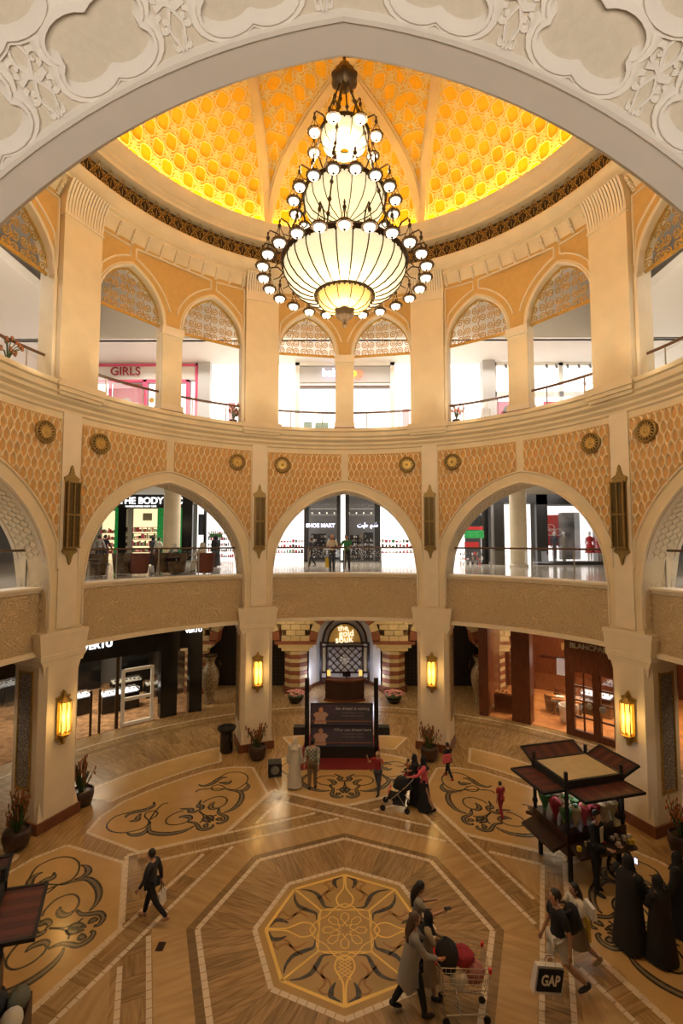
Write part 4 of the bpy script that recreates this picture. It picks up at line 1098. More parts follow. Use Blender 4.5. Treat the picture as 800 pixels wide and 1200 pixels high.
part(e, 'glow_wall', 'bright_panel', [(X(515), X(569), ML, .22)], 2.4, .01); part(e, 'dark_post', 'black_gloss', [(X(569), X(577), ML, .30)], 1.95, .03); part(e, 'grey_post', 'grey_dark', [(X(577), X(580), ML, .30)], 1.86, .03)
part(e, 'green_board', 'green_lit', [(X(546), X(569), .02, .07)], 1.9); part(e, 'red_board', 'red', [(X(546), X(563), -.04, -.005), (X(548), X(568), .075, .095)], 1.9)
part(e, 'dark_rack', 'black', [(X(556), X(569), .10, .17)], 1.95)
goods(e, X(540), X(568), -.15, -.06, 1.9, ['red', 'white', 'cloth_tan', 'wood_dark'], 3, 10, 8)
part(e, 'lintel', 'ceiling_white', [(X(500), X(760), .30, MC)], 1.88, .02)
e = front('far_left_window', 'dim red-brown shopfront at the left edge behind the far-left arch'); 
MB().box((-1.9*S, .6*S, ZF(.0)), (.1, 9, 2.6)).build('glazing', 'chair_red', e); MB().box((-1.88*S, .6*S, ZF(.2)), (.1, 9, .7)).build('lit_band', 'warm_panel', e)
e = front('far_right_window', 'dim shopfront at the right edge behind the far-right arch')
MB().box((1.9*S, .6*S, ZF(.0)), (.1, 9, 2.6)).build('glazing', 'grey_panel', e); MB().box((1.88*S, .6*S, ZF(.2)), (.1, 9, .7)).build('lit_band', 'warm_panel', e)
# balustrades of the middle gallery
for tc, w_ in ((0, 'the central arch, two men leaning on it'), (-45, 'the left arch, cafe chairs behind it'), (45, 'the right arch, shop windows behind it'), (-90, 'the arch at the left edge'), (90, 'the arch at the right edge')):
    e = empty('balustrade', P(tc, 1.08, ML), 0, 'glass balustrade with wooden handrail across '+w_, 'railing', 'balustrades of the middle gallery'); f5 = cyl(tc, 1.085)
    us = [-.325+.65*i/16 for i in range(17)]
    MB().tube([f5(u, -.030) for u in us], .035, 8).build('handrail', 'rail_wood', e, world=True)
    for i in range(0, 17, 4): MB().tube([f5(us[i]*.98, ML), f5(us[i]*.98, -.032)], .025, 6).build('baluster', 'steel', e, world=True)
    for i in range(0, 16, 4):
        MB().add([f5(us[i]+.004, ML+.004), f5(us[i+4]-.004, ML+.004), f5(us[i+4]-.004, -.040), f5(us[i]+.004, -.040)], [(0, 1, 2, 3)]).build('glass_pane', 'glass', e, world=True)
# --- upper gallery shops on the plane Y = 1.5
k_ = .00493
X = lambda px: (px-403.7)*k_
UF, UC = .50, 1.030
e = front('girls_shop', 'pink-framed shop with the large word GIRLS over its windows')
part(e, 'fascia', 'ceiling_white', [(X(20), X(232), .935, UC)], 1.5, .02)
part(e, 'pink_frame', 'pink', [(X(20), X(232), 1.012, 1.024), (X(20), X(222), .918, .930), (X(229), X(232.5), UF, 1.024), (X(218.5), X(222), UF, .93), (X(168), X(172), UF, .93), (X(128), X(130), UF, .93)], 1.49, .02)
text('sign_lettering', 'GIRLS', .62, 'cloth_red', e, (X(148)*S, 1.48*S, ZF(.975)), (rad(90), 0, 0), .02, bold=.006)
part(e, 'glow_window', 'bright_panel', [(X(20), X(128), UF, .918), (X(172), X(218), UF, .918), (X(222), X(229), UF, .93)], 1.53, .01)
part(e, 'pink_window', 'pink_pale', [(X(130), X(168), UF, .918)], 1.53, .01)
for i, (px, h, r, m) in enumerate(((146, .80, .30, 'white'), (150, .74, .22, 'pink'), (176, .82, .14, 'yellow'), (160, .68, .2, 'red'), (186, .66, .2, 'denim'))):
    o = MB().lathe([(r, 0), (r, .02)], 16).build('poster_disc', m, e); o.rotation_euler = (rad(90), 0, 0); o.location = (X(px)*S, 1.525*S, ZF(h))
part(e, 'side_column', 'grey_panel', [(X(233), X(247), UF, UC)], 1.48, .04)
e = front('white_shopfront', 'blown-out white shopfront between the GIRLS shop and the toy shop')
part(e, 'glow_wall', 'bright_panel', [(X(247), X(346), UF, UC)], 1.52, .01); part(e, 'pink_strip', 'pink_pale', [(X(268), X(276), .66, .80)], 1.50)
e = front('toy_shop', 'wide white toy shop front with coloured sign lettering, straight ahead upstairs')
part(e, 'grey_frame', 'ceiling_white', [(X(346), X(351), UF, UC), (X(457), X(462), UF, UC), (X(351), X(457), .895, .905), (X(346), X(462), 1.012, UC)], 1.49, .03)
part(e, 'sign_band', 'grey_panel', [(X(351), X(457), .915, 1.006)], 1.50, .01); part(e, 'shutter_rail', 'wood', [(X(352), X(456), .886, .892)], 1.49)
part(e, 'glow_wall', 'bright_panel', [(X(351), X(457), UF, .886)], 1.53, .01)
part(e, 'green_toy', 'green', [(X(357), X(366), .60, .672), (X(370), X(385), .60, .668)], 1.45, .02)
for s_, px, m in (('baby', 389.5, 'sign_blue'), ('sh', 405, 'sign_blue')):
    text('sign_lettering', s_, .56, m, e, (X(px)*S, 1.485*S, ZF(.966)), (rad(90), 0, 0), .02, bold=.02)
mat('sign_yellow', (1, .7, .05), em=(1, .62, .05), es=1.6); mat('sign_red', (1, .2, .1), em=(1, .16, .08), es=1.4)
text('sign_letter', 'o', .56, 'sign_yellow', e, (X(414)*S, 1.485*S, ZF(.966)), (rad(90), 0, 0), .02, bold=.03)
text('sign_letter', 'p', .56, 'sign_red', e, (X(421.5)*S, 1.485*S, ZF(.966)), (rad(90), 0, 0), .02, bold=.03)
e = front('white_shopfront', 'blown-out white shopfront right of the toy shop, up to the grey column')
part(e, 'glow_wall', 'bright_panel', [(X(462), X(563), UF, UC)], 1.52, .01); part(e, 'pink_strip', 'pink_pale', [(X(471), X(479), .66, .76)], 1.50); part(e, 'side_column', 'grey_panel', [(X(563), X(577), UF, UC)], 1.46, .06)
e = front('lingerie_wall', 'white panelled shop wall with pink script lettering and two posters of a woman')
part(e, 'glow_wall', 'bright_panel', [(X(577), X(760), UF, UC)], 1.53, .01)
part(e, 'white_frame', 'shop_white', [(X(577), X(760), 1.012, UC), (X(577), X(760), .83, .86), (X(577), X(581), UF, UC), (X(654), X(659), UF, UC), (X(604), X(608), UF, .83)], 1.50, .02)
text('script_lettering', 'Jos', .55, 'pink', e, (X(602)*S, 1.49*S, ZF(.905)), (rad(90), 0, 0), .01); text('script_lettering', 'unlimited', .36, 'pink', e, (X(684)*S, 1.49*S, ZF(.905)), (rad(90), 0, 0), .01)
for px in (590, 600, 637, 648, 661, 674, 687, 699):
    MB().tube([(X(px)*S, 1.47*S, ZF(1.005)), (X(px)*S, 1.46*S, ZF(.985))], .06, 6).build('spotlight', 'grey_dark', e)
for px in (592, 645):
    p = part(e, 'poster', 'pink', [(X(px-11), X(px+11), .66, .795)], 1.48, .01, label='pink poster of a dark-haired woman')
    MB().ell((X(px)*S, 1.475*S, ZF(.735)), (.26, .03, .33)).build('hair', 'hair', p); MB().ell((X(px)*S, 1.470*S, ZF(.735)), (.12, .03, .17)).ell((X(px)*S, 1.470*S, ZF(.68)), (.2, .03, .17)).build('face', 'skin', p)
for sg, w_ in ((-1, 'left'), (1, 'right')):
    e = front('side_shopfront', 'pale side shopfront on the upper floor at the %s edge' % w_)
    MB().box((sg*1.75*S, .4*S, ZF(.75)), (.1, 2.2*S, .56*S)).build('wall_panel', 'shop_white', e); MB().box((sg*1.74*S, .75*S, ZF(.68)), (.1, .3*S, .2*S)).build('dark_window', 'wood_dark' if sg < 0 else 'green', e)
    if sg > 0:
        for q in range(3):
            for a in range(3): MB().box((sg*1.735*S, (.55+.12*q)*S, ZF(.74)), (.05, .04, .5), M=Matrix.Rotation(rad(60*a), 3, 'X')).build('snowflake', 'grey_panel', e)
# flowers on the upper ledge by the piers
def ledge_flowers(th, lab, r=1.04):
    e = empty('flower_pot', P(th, r, .52), 0, lab, 'plant'); rg = random.Random(int(th))
    MB().lathe([(.12, 0), (.16, .22)], 10).build('pot', 'pot', e); mb = MB(); fl = MB()
    for i in range(16):
        a, b = rg.uniform(0, 6.3), rg.uniform(.1, .38); h = rg.uniform(.45, .85); mb.tube([(0, 0, .2), (b*.4*cos(a), b*.4*sin(a), .2+h*.5), (b*cos(a), b*sin(a), h)], .012, 4); fl.ell((b*cos(a), b*sin(a), h), (.05, .05, .07), 6, 4)
    mb.build('stems', 'leaf', e, kind='stuff'); fl.build('blossoms', 'flower_orange' if th < 0 else 'flower_pink', e, kind='stuff')
ledge_flowers(-28.8, 'potted orange flowers on the upper ledge left of the left rear pier'); ledge_flowers(28.8, 'potted pink flowers on the upper ledge right of the right rear pier'); ledge_flowers(-79, 'potted plant on the upper ledge at the left edge')

# ------------------------------------------------------------------ GROUND FLOOR: LEFT SHOP (watches and phones)
def arcrects(e, name, m, segs, r, d=.01, label=None, kind=None):
    for a0, a1, h0, h1 in segs:
        mb = MB(); n = max(1, int(abs(a1-a0)/4))
        for i in range(n):
            a, b = a0+(a1-a0)*i/n, a0+(a1-a0)*(i+1)/n
            v = [P(a, r, h0), P(b, r, h0), P(b, r+d, h0), P(a, r+d, h0), P(a, r, h1), P(b, r, h1), P(b, r+d, h1), P(a, r+d, h1)]
            mb.add(v, [(0,3,2,1),(4,5,6,7),(0,1,5,4),(1,2,6,5),(2,3,7,6),(3,0,4,7)])
        o = mb.build(name, m, e, world=True, label=label, kind=kind)
    return o
def textarc(e, name, s_, size, m, th, r, h, bold=0, sq=1): return text(name, s_, size, m, e, P(th, r, h), (rad(90), 0, -rad(th)), .02, bold=bold, squeeze=sq)
G0 = -EYE
e = front('phone_shop', 'black glass fronted shop with brown carpet and white lettering, ground floor left')
arcrects(e, 'fascia', 'black_gloss', [(-84, -28.6, -.565, -.335)], 1.60, .02)
textarc(e, 'sign_lettering', 'VERTU', .40, 'sign_white', -47.2, 1.592, -.492, .012)
textarc(e, 'small_sign', 'VERTU', .26, 'sign_white', -30.4, 1.592, -.475, .008)
arcrects(e, 'carpet', 'carpet_brown', [(-84, -29, G0, G0+.002)], 1.60, 1.1)
arcrects(e, 'glass_pane', 'glass', [(-84, -62, G0, -.565), (-61.6, -50.4, G0, -.565), (-37.6, -29, G0, -.565)], 1.605, .003)
arcrects(e, 'post', 'black_gloss', [(-36.2, -33.2, G0, -.335), (-31, -28.6, G0, -.335)], 1.60, .05)
arcrects(e, 'bronze_post', 'bronze', [(-43.9, -43.4, G0, -.565), (-46.6, -46.3, G0, -.70), (-48.0, -47.7, G0, -.70)], 1.60, .01)
arcrects(e, 'ceiling', 'dark', [(-84, -29, -.40, -.39)], 1.6, 1.1)
arcrects(e, 'back_wall', 'grey_dark', [(-84, -29, G0, -.36)], 2.45, .02)
arcrects(e, 'back_panel', 'black_gloss', [(-52, -48, G0, -.5), (-44, -40, G0, -.45), (-37, -33, G0, -.5)], 2.35, .02)
fr_ = arcrects(e, 'door_frame', 'white', [(-42.9, -42.4, G0, -.63), (-37.9, -37.4, G0, -.63), (-42.9, -37.4, -.645, -.63), (-42.9, -37.4, G0+.003, G0+.018), (-42.9, -37.4, -.785, -.77)], 1.60, .014)
light('AREA', 'phone_shop_light', P(-46, 1.95, -.42), 330, (1, .85, .6), 4, 2)
def counter(th, r, w_, lab, lit='bright_panel', hh=1.0, body='black_gloss'):
    c = empty('display_case', P(th, r, G0), -rad(th), lab, 'display case')
    MB().box((0, 0, hh*.4), (w_, .7, hh*.8)).build('base', body, c); MB().box((0, -.02, hh*.86), (w_*.94, .6, .06)).build('lit_tray', lit, c); MB().box((0, 0, hh*.93), (w_, .7, .16)).build('glass_top', 'glass', c)
    mb = MB(); rg = random.Random(int(th*7))
    for i in range(int(w_*5)): mb.box((-w_*.45+w_*.9*(i+.5)/int(w_*5), rg.uniform(-.2, .2), hh*.86+.05), (.07, .12, .04))
    mb.build('watches', 'black', c, kind='stuff')
counter(-46.5, 1.95, 1.3, 'black counter with lit tray in the black shop, left of white door frame'); counter(-40.5, 1.88, 1.7, 'black counter with row of small lights, seen through the white door frame')
counter(-50, 2.1, 1.4, 'black lit counter deep at the left of the black shop'); counter(-37.5, 2.15, 1.5, 'low white-topped counter right of the white door frame', 'shop_white', .8); counter(-33, 2.0, 1.6, 'white-topped counter behind the right black post', 'shop_white', .8)
counter(-72, 1.75, 2.2, 'black lit counter at the left edge, beyond the big left pier'); counter(-78, 1.9, 2.2, 'second lit counter at the left edge of the photo')
# RIGHT SHOP (wood panelled)
e = front('watch_shop', 'dark wood panelled watch shop with glazed double doors, ground floor right')
arcrects(e, 'fascia', 'wood', [(43.2, 54, -.585, -.335)], 1.53, .03); 
textarc(e, 'sign_lettering', 'BLANCPAIN', .30, 'steel', 47.6, 1.522, -.490, .008); textarc(e, 'crest', 'B', .22, 'steel', 47.6, 1.522, -.445)
arcrects(e, 'wood_post', 'wood', [(27.4, 29.2, G0, -.335), (33.6, 37.0, G0, -.335), (54, 58, G0, -.335)], 1.53, .06)
arcrects(e, 'timber_frame', 'wood', [(43.2, 44.6, G0, -.585), (47.7, 48.9, G0, -.585), (53.2, 54.0, G0, -.585), (44.6, 53.2, G0, G0+.03), (44.6, 53.2, -.61, -.585)], 1.53, .02)
for a0, a1, w_ in ((44.6, 47.7, 'left'), (48.9, 53.2, 'right')):
    d = arcrects(e, 'door_leaf', 'wood', [((a0+a1)/2-.12, (a0+a1)/2+.12, G0+.03, -.61)] + [(a0, a1, h, h+.007) for h in (-.82, -.745, -.68)], 1.535, .01)
    a = 47.2 if w_ == 'left' else 49.4
    o = MB().lathe([(.14, 0), (.14, .03), (.05, .06)], 16).build('door_handle', 'steel', d); o.location = P(a, 1.525, -.755); o.rotation_euler = (rad(90), 0, -rad(a))
arcrects(e, 'glass_pane', 'glass', [(37, 43.2, G0, -.38), (29.2, 33.6, G0, -.40), (44.6, 47.7, G0, -.61), (48.9, 53.2, G0, -.61)], 1.54, .003)
arcrects(e, 'carpet', 'carpet_orange', [(29, 72, G0, G0+.002)], 1.54, 1.1)
arcrects(e, 'back_wall', 'wood', [(27, 50, G0, -.36)], 2.15, .03); arcrects(e, 'back_wall', 'wood', [(50, 72, G0, -.36)], 2.5, .03); arcrects(e, 'side_partition', 'wood', [(28, 28.6, G0, -.36)], 1.56, .6)
arcrects(e, 'ceiling', 'ceiling_white', [(28, 72, -.375, -.365)], 1.56, 1.0)
arcrects(e, 'lit_niche', 'bright_panel', [(38.2, 40.6, -.52, -.42), (38.2, 40.6, -.74, -.65), (31.5, 33.4, -.55, -.40)], 2.13, .01)
arcrects(e, 'amber_niche', 'lamp_yellow', [(38.9, 40.0, -.60, -.565)], 2.13, .01); arcrects(e, 'panel_moulding', 'wood_dark', [(41, 49, h, h+.006) for h in (-.80, -.70, -.60, -.50)] + [(34, 38, h, h+.006) for h in (-.7, -.55)], 2.14, .008)
light('AREA', 'watch_shop_light', P(41, 1.85, -.385), 260, (1, .80, .52), 3.2, 2); light('AREA', 'watch_shop_light_door', P(53, 1.95, -.385), 240, (1, .78, .48), 3, 2)
counter(31.3, 1.66, .9, 'small wooden window case with lit orange top, beside the tall vase', 'carpet_orange', 1.05, 'wood'); counter(44.2, 1.90, 1.3, 'white-topped glass case behind the wooden double doors', 'bright_panel', 1.1, 'wood_dark')
def tub(th, r, rz, m, lab, z=G0, sc=1, cat='chair', grp=None):
    c = empty('tub_chair', P(th, r, z), rz, lab, cat, grp); c.scale = (sc,)*3
    MB().lathe([(.30, .40), (.32, .48), (.0, .50)], 16).build('seat', m, c, smooth=True)
    MB().lathe([(.31, .08), (.36, .45), (.40, .80), (.34, .80), (.31, .45), (.27, .10)], 18, a0=-130, a1=130, cap=False).build('backrest', m, c, smooth=True)
    MB().lathe([(.29, .06), (.30, .40)], 16).build('base', m, c)
    return c
tub(38.2, 1.80, rad(200), 'wood_dark', 'dark wooden armchair at the desk of the watch shop'); tub(41.8, 1.68, rad(20), 'white', 'white tub chair at the desk of the watch shop')
c = empty('desk', P(40.6, 1.79, G0), rad(-30), 'wooden writing desk between the armchairs of the watch shop', 'desk'); MB().box((0, 0, .74), (1.3, .7, .05)).build('top', 'carpet_orange', c)
for x in (-.55, .55): MB().box((x, 0, .36), (.08, .55, .72)).build('leg', 'wood', c)
MB().box((-.3, 0, .80), (.35, .3, .05)).box((.2, .1, .79), (.3, .2, .03)).build('papers', 'shop_white', c)

# ------------------------------------------------------------------ GROUND FLOOR: MARKET ENTRANCE WITH STRIPED COLUMNS
def striped(x, y, lab, n=9):
    c = empty('striped_column', (x*S, y*S, 0), 0, lab, 'column', 'striped columns'); top = ZF(-.655)
    MB().lathe([(.78, 0), (.78, .30), (.70, .34)], 8).build('plinth', 'red_stone', c)
    hb = (top-.34)/n
    for j in range(n):
        MB().lathe([(.645, .34+j*hb+.008), (.655, .34+j*hb+.02), (.655, .34+(j+1)*hb-.02), (.645, .34+(j+1)*hb-.008)], 8, a0=22.5, a1=382.5).build('stone_course', 'block_cream' if j % 2 == 0 else 'block_red', c)
    for j, (rr, m) in enumerate(((.74, 'block_cream'), (.92, 'block_cream'), (1.12, 'block_red'))): MB().box((0, 0, top+.09+j*.17), (rr*2, 1.3, .165)).build('capital_course', m, c)
    return c
for x, w_ in ((-.295, 'just left of the lattice screen'), (.295, 'just right of the lattice screen'), (-.90, 'behind the left vase'), (.90, 'behind the right vase')):
    striped(x, 1.76, 'octagonal column of red and cream courses '+w_)
wb = empty('trim_arch_wall', (0, 0, 0), kind='structure'); hsp = ZF(-.655)+.6
for cx in (-.60, 0, .60):
    n = 11
    for j in range(n):
        a0, a1 = 180*j/n+.6, 180*(j+1)/n-.6; r0, r1 = 1.50, 1.92; z_ = hsp-.05
        MB().prism([(cx*S+r*cos(rad(a)), z_+r*sin(rad(a))) for r, a in ((r0, a0), (r0, a1), (r1, a1), (r1, a0))], -.62, .45, lambda x, z, y: (x, 1.76*S+y, z)).build('voussoir', 'block_cream' if j % 2 else 'block_red', wb)
for cx in (-.90, -.295, .295, .90):
    MB().box((cx*S, 1.76*S+.42, (hsp+ZF(-.335))/2), (2.2, .1, ZF(-.335)-hsp)).build('wall_backing', 'block_cream', wb)
    for row in range(7):
        z_ = hsp+.05+row*.30
        if z_ > ZF(-.34): break
        for i in range(-2, 3):
            x = cx*S + i*.52 + (.26 if row % 2 else 0)
            dx = min(abs(x - c*S) for c in (-.60, 0, .60)); 
            if sqrt(dx*dx+(z_-hsp+.05)**2) < 2.05: continue
            if abs(x-cx*S) > 1.0: continue
            MB().box((x, 1.76*S-.05, z_), (.495, .9, .275)).build('masonry_block', 'block_cream', wb)
MB().box((0, 1.90*S, ZF(-.62)), (2.2*S, .1, .60*S)).build if False else None
for cx, w_ in ((-.60, 'left of the lattice screen'), (.60, 'right of the lattice screen')):
    d = empty('lattice_gate', (cx*S, 1.86*S, 0), 0, 'tall black lattice gate in the dark archway '+w_, 'gate')
    MB().box((0, .06, ZF(-.34)/2), (4.1, .05, ZF(-.34))).build('backing', 'dark', d); mb = MB()
    for i in range(-9, 10): mb.box((i*.21, 0, ZF(-.34)/2), (.03, .03, ZF(-.34)))
    for i in range(1, 26): mb.box((0, 0, i*.2), (4.1, .03, .03))
    mb.build('bars', 'bronze', d, kind='stuff')
# alcove
al = MB(); vs = []
for i in range(25):
    t = rad(-90+180*i/24); x, y = 1.95*sin(t), 1.74*S + 1.9*cos(t)
    vs += [(x, y, .0), (x, y, ZF(-.34))]
al.add(vs, [(2*i, 2*i+1, 2*i+3, 2*i+2) for i in range(24)]); w = al.build('wall_alcove', 'shop_white', kind='structure', smooth=True)
mb = MB(); vs = []
for i in range(25):
    t = rad(-90+180*i/24); vs += [(1.93*sin(t), 1.74*S+1.88*cos(t), 0), (1.93*sin(t), 1.74*S+1.88*cos(t), .22)]
mb.add(vs, [(2*i, 2*i+1, 2*i+3, 2*i+2) for i in range(24)]); mb.build('skirting', 'red_stone', w)
for sg in (-1, 1): light('POINT', 'arch_wall_fill', (sg*.36*S, 1.45*S, ZF(-.42)), 95, (1, .76, .45), .2); light('POINT', 'alcove_light', (sg*1.62, 1.73*S, .9), 26, (.72, .78, 1), .12)  # arch wall points are added fill that brightens the masonry
sc = empty('carved_screen', (0, 1.86*S, .35), 0, 'dark wooden lattice screen with arched gold sign behind the reception desk', 'screen')
AW, IW, ZA = 1.42, .98, 1.85       # half width, inner half width, springing of its arch
for sg in (-1, 1): MB().box((sg*(AW-.06), 0, ZA/2), (.12, .16, ZA+.3)).build('stile', 'wood_dark', sc); MB().box((sg*(IW+.04), 0, ZA/2), (.09, .14, ZA)).build('stile', 'wood_dark', sc)
for z, w2 in ((.08, AW), (.40, AW), (ZA, AW), (ZA+.20, AW)): MB().box((0, 0, z), (w2*2, .14, .08)).build('rail', 'wood_dark', sc)
for r_, w2 in ((AW-.16, .06), (IW-.02, .055)):
    MB().tube([(r_*cos(rad(a)), 0, ZA+.12+r_*1.22*sin(rad(a))) for a in range(0, 181, 10)], w2, 6).build('arched_frame', 'wood_dark', sc)
MB().prism([((IW-.05)*cos(rad(a)), ZA+.14+(IW-.05)*1.22*sin(rad(a))) for a in range(0, 181, 12)], -.02, .02, lambda x, z, y: (x, y, z)).build('gold_tympanum', 'gold_line', sc)
for sg in (-1, 1):
    MB().box((sg*(AW-.25), .02, ZA/2+.2), (.16, .03, ZA-.5)).build('side_panel', 'cream_fabric', sc)
    for z in (ZA+.10, .24): MB().box((sg*(AW-.25), -.04, z), (.20, .06, .20)).build('corner_boss', 'grey_panel', sc)
MB().box((0, .05, ZA/2), (2*IW, .02, ZA)).build('grey_backing', 'grey_panel', sc)
for i in range(-4, 5):
    for sg in (1, -1):
        pts = [(i*.42+sg*(t_-.5)*1.5, ZA*.5+.2+(t_-.5)*1.5) for t_ in [q/12 for q in range(13)]]
        for rn in runs(pts, lambda x, z: abs(x) < IW): MB().tube([(rn[0][0], 0, rn[0][1]), (rn[-1][0], 0, rn[-1][1])], .032, 4).build('lattice_bar', 'wood_dark', sc)
mb = MB()
for q in range(8):
    a = 2*pi*q/8; zc = ZA*.5+.2; mb.tube([(0, -.05, zc), (.16*cos(a), -.05, zc+.16*sin(a)), (.28*cos(a+.2), -.05, zc+.28*sin(a+.2))], .022, 4); mb.tube([(.28*cos(a+.4), -.05, zc+.28*sin(a+.4)), (.16*cos(a), -.05, zc+.16*sin(a))], .022, 4)
mb.build('star_ornament', 'ceiling_white', sc, kind='stuff')
for s_, x, z, sz in (('the', -.10, 2.88, .44), ('gold', .10, 2.58, .50), ('souk', -.04, 2.24, .52)): text('sign_lettering', s_, sz, 'sign_soft', sc, (x, -.08, z), (rad(90), rad(-4), 0), .02, bold=.004)
dk = empty('reception_desk', (0, 1.60*S, 0), 0, 'dark curved wooden reception desk in front of the lattice screen', 'desk')
def arcsolid(r0, r1, a, z0, z1, cy=0): 
    mb = MB(); n = 12
    pts = [(r0*sin(rad(-a+2*a*i/n)), cy-r0*cos(rad(-a+2*a*i/n))) for i in range(n+1)] + [(r1*sin(rad(a-2*a*i/n)), cy-r1*cos(rad(a-2*a*i/n))) for i in range(n+1)]
    return mb.prism(pts, z0, z1)
arcsolid(1.7, 1.3, 36, .12, 1.02, 1.2).build('body', 'wood_dark', dk); arcsolid(1.76, 1.24, 37, 1.02, 1.10, 1.2).build('top', 'wood', dk); arcsolid(1.76, 1.3, 37, 0, .12, 1.2).build('plinth', 'wood', dk)
for sg in (-1, 1):
    l_ = empty('desk_lamp', (sg*.82, 1.60*S-.05, 1.10), 0, 'small glowing yellow lamp on the %s end of the reception desk' % ('left' if sg < 0 else 'right'), 'lamp')
    MB().lathe([(.05, 0), (.02, .03), (.02, .12)], 8).build('stem', 'bronze', l_); MB().box((0, 0, .26), (.17, .17, .26)).build('shade', 'lamp_yellow', l_)
mo_ = empty('monitor', (.1, 1.60*S-.05, 1.10), rad(180), 'small dark monitor on the reception desk', 'monitor'); MB().box((0, 0, .2), (.4, .04, .26)).build('screen', 'black_gloss', mo_); MB().box((0, 0, .04), (.08, .08, .08)).build('stand', 'black', mo_)
for sg, w_ in ((-1, 'left'), (1, 'right')):
    v = empty('urn', P(sg*26.3, 1.71, G0), 0, 'tall patterned bronze urn standing by the %s archway' % w_, 'vase')
    MB().lathe([(.24, 0), (.26, .10), (.20, .25), (.26, .45), (.40, .95), (.45, 1.35), (.38, 1.70), (.24, 1.92), (.21, 2.05), (.26, 2.22), (.34, 2.34)], 24).build('body', 'vase_pattern', v, smooth=True)
    MB().lathe([(.34, 2.34), (.37, 2.38), (.30, 2.42), (.22, 2.36)], 24, cap=False).build('lip', 'bronze', v)
    for s2 in (-1, 1): MB().tube([(s2*.40, 0, 1.70), (s2*.52, 0, 1.90), (s2*.44, 0, 2.10), (s2*.26, 0, 2.14)], .035, 6).build('handle', 'bronze', v)
    p = empty('poinsettia_bowl', (sg*2.48, 13.9, 0), 0, 'black bowl of pink poinsettias at the foot of the %s striped column' % w_, 'plant')
    MB().lathe([(.20, 0), (.34, .12), (.40, .28), (.34, .26)], 16).build('bowl', 'black_gloss', p); mb = MB(); rg = random.Random(5+sg)
    for i in range(60):
        a, q = rg.uniform(0, 6.28), sqrt(rg.random())*.5; z = .42+.16*(1-q*q*3)
        for b in range(4): t = rg.uniform(0, 6.28); mb.add([(q*cos(a), q*sin(a), z), (q*cos(a)+.09*cos(t-.3), q*sin(a)+.09*sin(t-.3), z+.03), (q*cos(a)+.14*cos(t), q*sin(a)+.14*sin(t), z), (q*cos(a)+.09*cos(t+.3), q*sin(a)+.09*sin(t+.3), z+.03)], [(0, 1, 2, 3)])
    mb.build('blossoms', 'flower_pink', p, kind='stuff'); MB().ell((0, 0, .36), (.42, .42, .14)).build('foliage', 'leaf', p)

# ------------------------------------------------------------------ THINGS ON THE FLOOR
def pot_plant(x, y, lab, H=1.25, seed=1):
    e = empty('potted_plant', (x, y, 0), 0, lab, 'plant', 'orange-leaved plants at the piers'); rg = random.Random(seed)
    MB().lathe([(.20, 0), (.28, .06), (.34, .30), (.33, .46), (.29, .50), (.26, .44)], 18).build('pot', 'pot', e, smooth=True)
    mb = MB(); fl = MB()
    for i in range(26):
        a, b = rg.uniform(0, 6.28), rg.uniform(.05, .42); h = rg.uniform(.72, 1)*H
        mb.tube([(b*.2*cos(a), b*.2*sin(a), .42), (b*.55*cos(a), b*.55*sin(a), .42+(h-.42)*.5), (b*cos(a), b*sin(a), h)], [.014, .018, .006], 4)
        for q in range(3):
            z = h-.13*q; t = rg.uniform(0, 6.28); fl.ell((b*(1-.1*q)*cos(a)+.04*cos(t), b*(1-.1*q)*sin(a)+.04*sin(t), z), (.024, .024, .065), 5, 4)
    for i in range(14):
        a = rg.uniform(0, 6.28); b = rg.uniform(.15, .35); z = rg.uniform(.8, 1.0)
        mb.add([(.03*cos(a), .03*sin(a), .45), (b*.6*cos(a-.15), b*.6*sin(a-.15), z*.85), (b*cos(a), b*sin(a), z), (b*.6*cos(a+.15), b*.6*sin(a+.15), z*.85)], [(0, 1, 2, 3)])
    mb.build('stems', 'leaf', e, kind='stuff'); fl.build('blossoms', 'flower_orange', e, kind='stuff')
pot_plant(-3.28, 7.60, 'potted plant with rusty orange plumes at the foot of the left rear pier', 1.25, 1); pot_plant(3.17, 7.55, 'potted plant with pale orange plumes at the foot of the right rear pier', 1.25, 2)
pot_plant(-8.15, 4.40, 'potted plant peeping out from behind the right side of the big left pier', 1.4, 3); pot_plant(-8.75, 2.30, 'large potted plant at the left edge beside the blue mosaic', 1.5, 4)
pot_plant(8.85, 2.20, 'potted plant at the right edge beside the mosaic side of the right pier', 1.3, 5)
b = empty('litter_bin', (-4.60, 8.20, 0), 0, 'black round litter bin with wide flared rim, left of the left rear pier', 'bin')
MB().lathe([(.22, 0), (.25, .05), (.24, .75)], 20).build('body', 'black_gloss', b); MB().lathe([(.24, .75), (.30, .82), (.36, .90), (.36, .95), (.26, .96), (.24, .90)], 20).build('rim', 'black', b)
b = empty('speaker_box', (-2.45, 6.37, 0), rad(10), 'small black cube box on the floor beside the man in white', 'box'); MB().box((0, 0, .24), (.46, .42, .44)).build('cabinet', 'black', b)
for sx in (-.16, .16):
    for sy in (-.15, .15): MB().lathe([(.03, 0), (.03, .03)], 8, c=(sx, sy, 0)).build('foot', 'black', b)
o = MB().lathe([(.15, .21), (.12, .225), (0, .225)], 14).build('grille', 'grey_dark', b); o.rotation_euler = (rad(90), 0, 0); o.location = (0, 0, .24)
setp(MB().box((0, 0, .004), (.15, .21, .006)).build('leaflet', 'wood_dark'), 'small dark leaflet lying flat on the floor near the walking man', 'leaflet').location = (-3.71, -.77, .012)
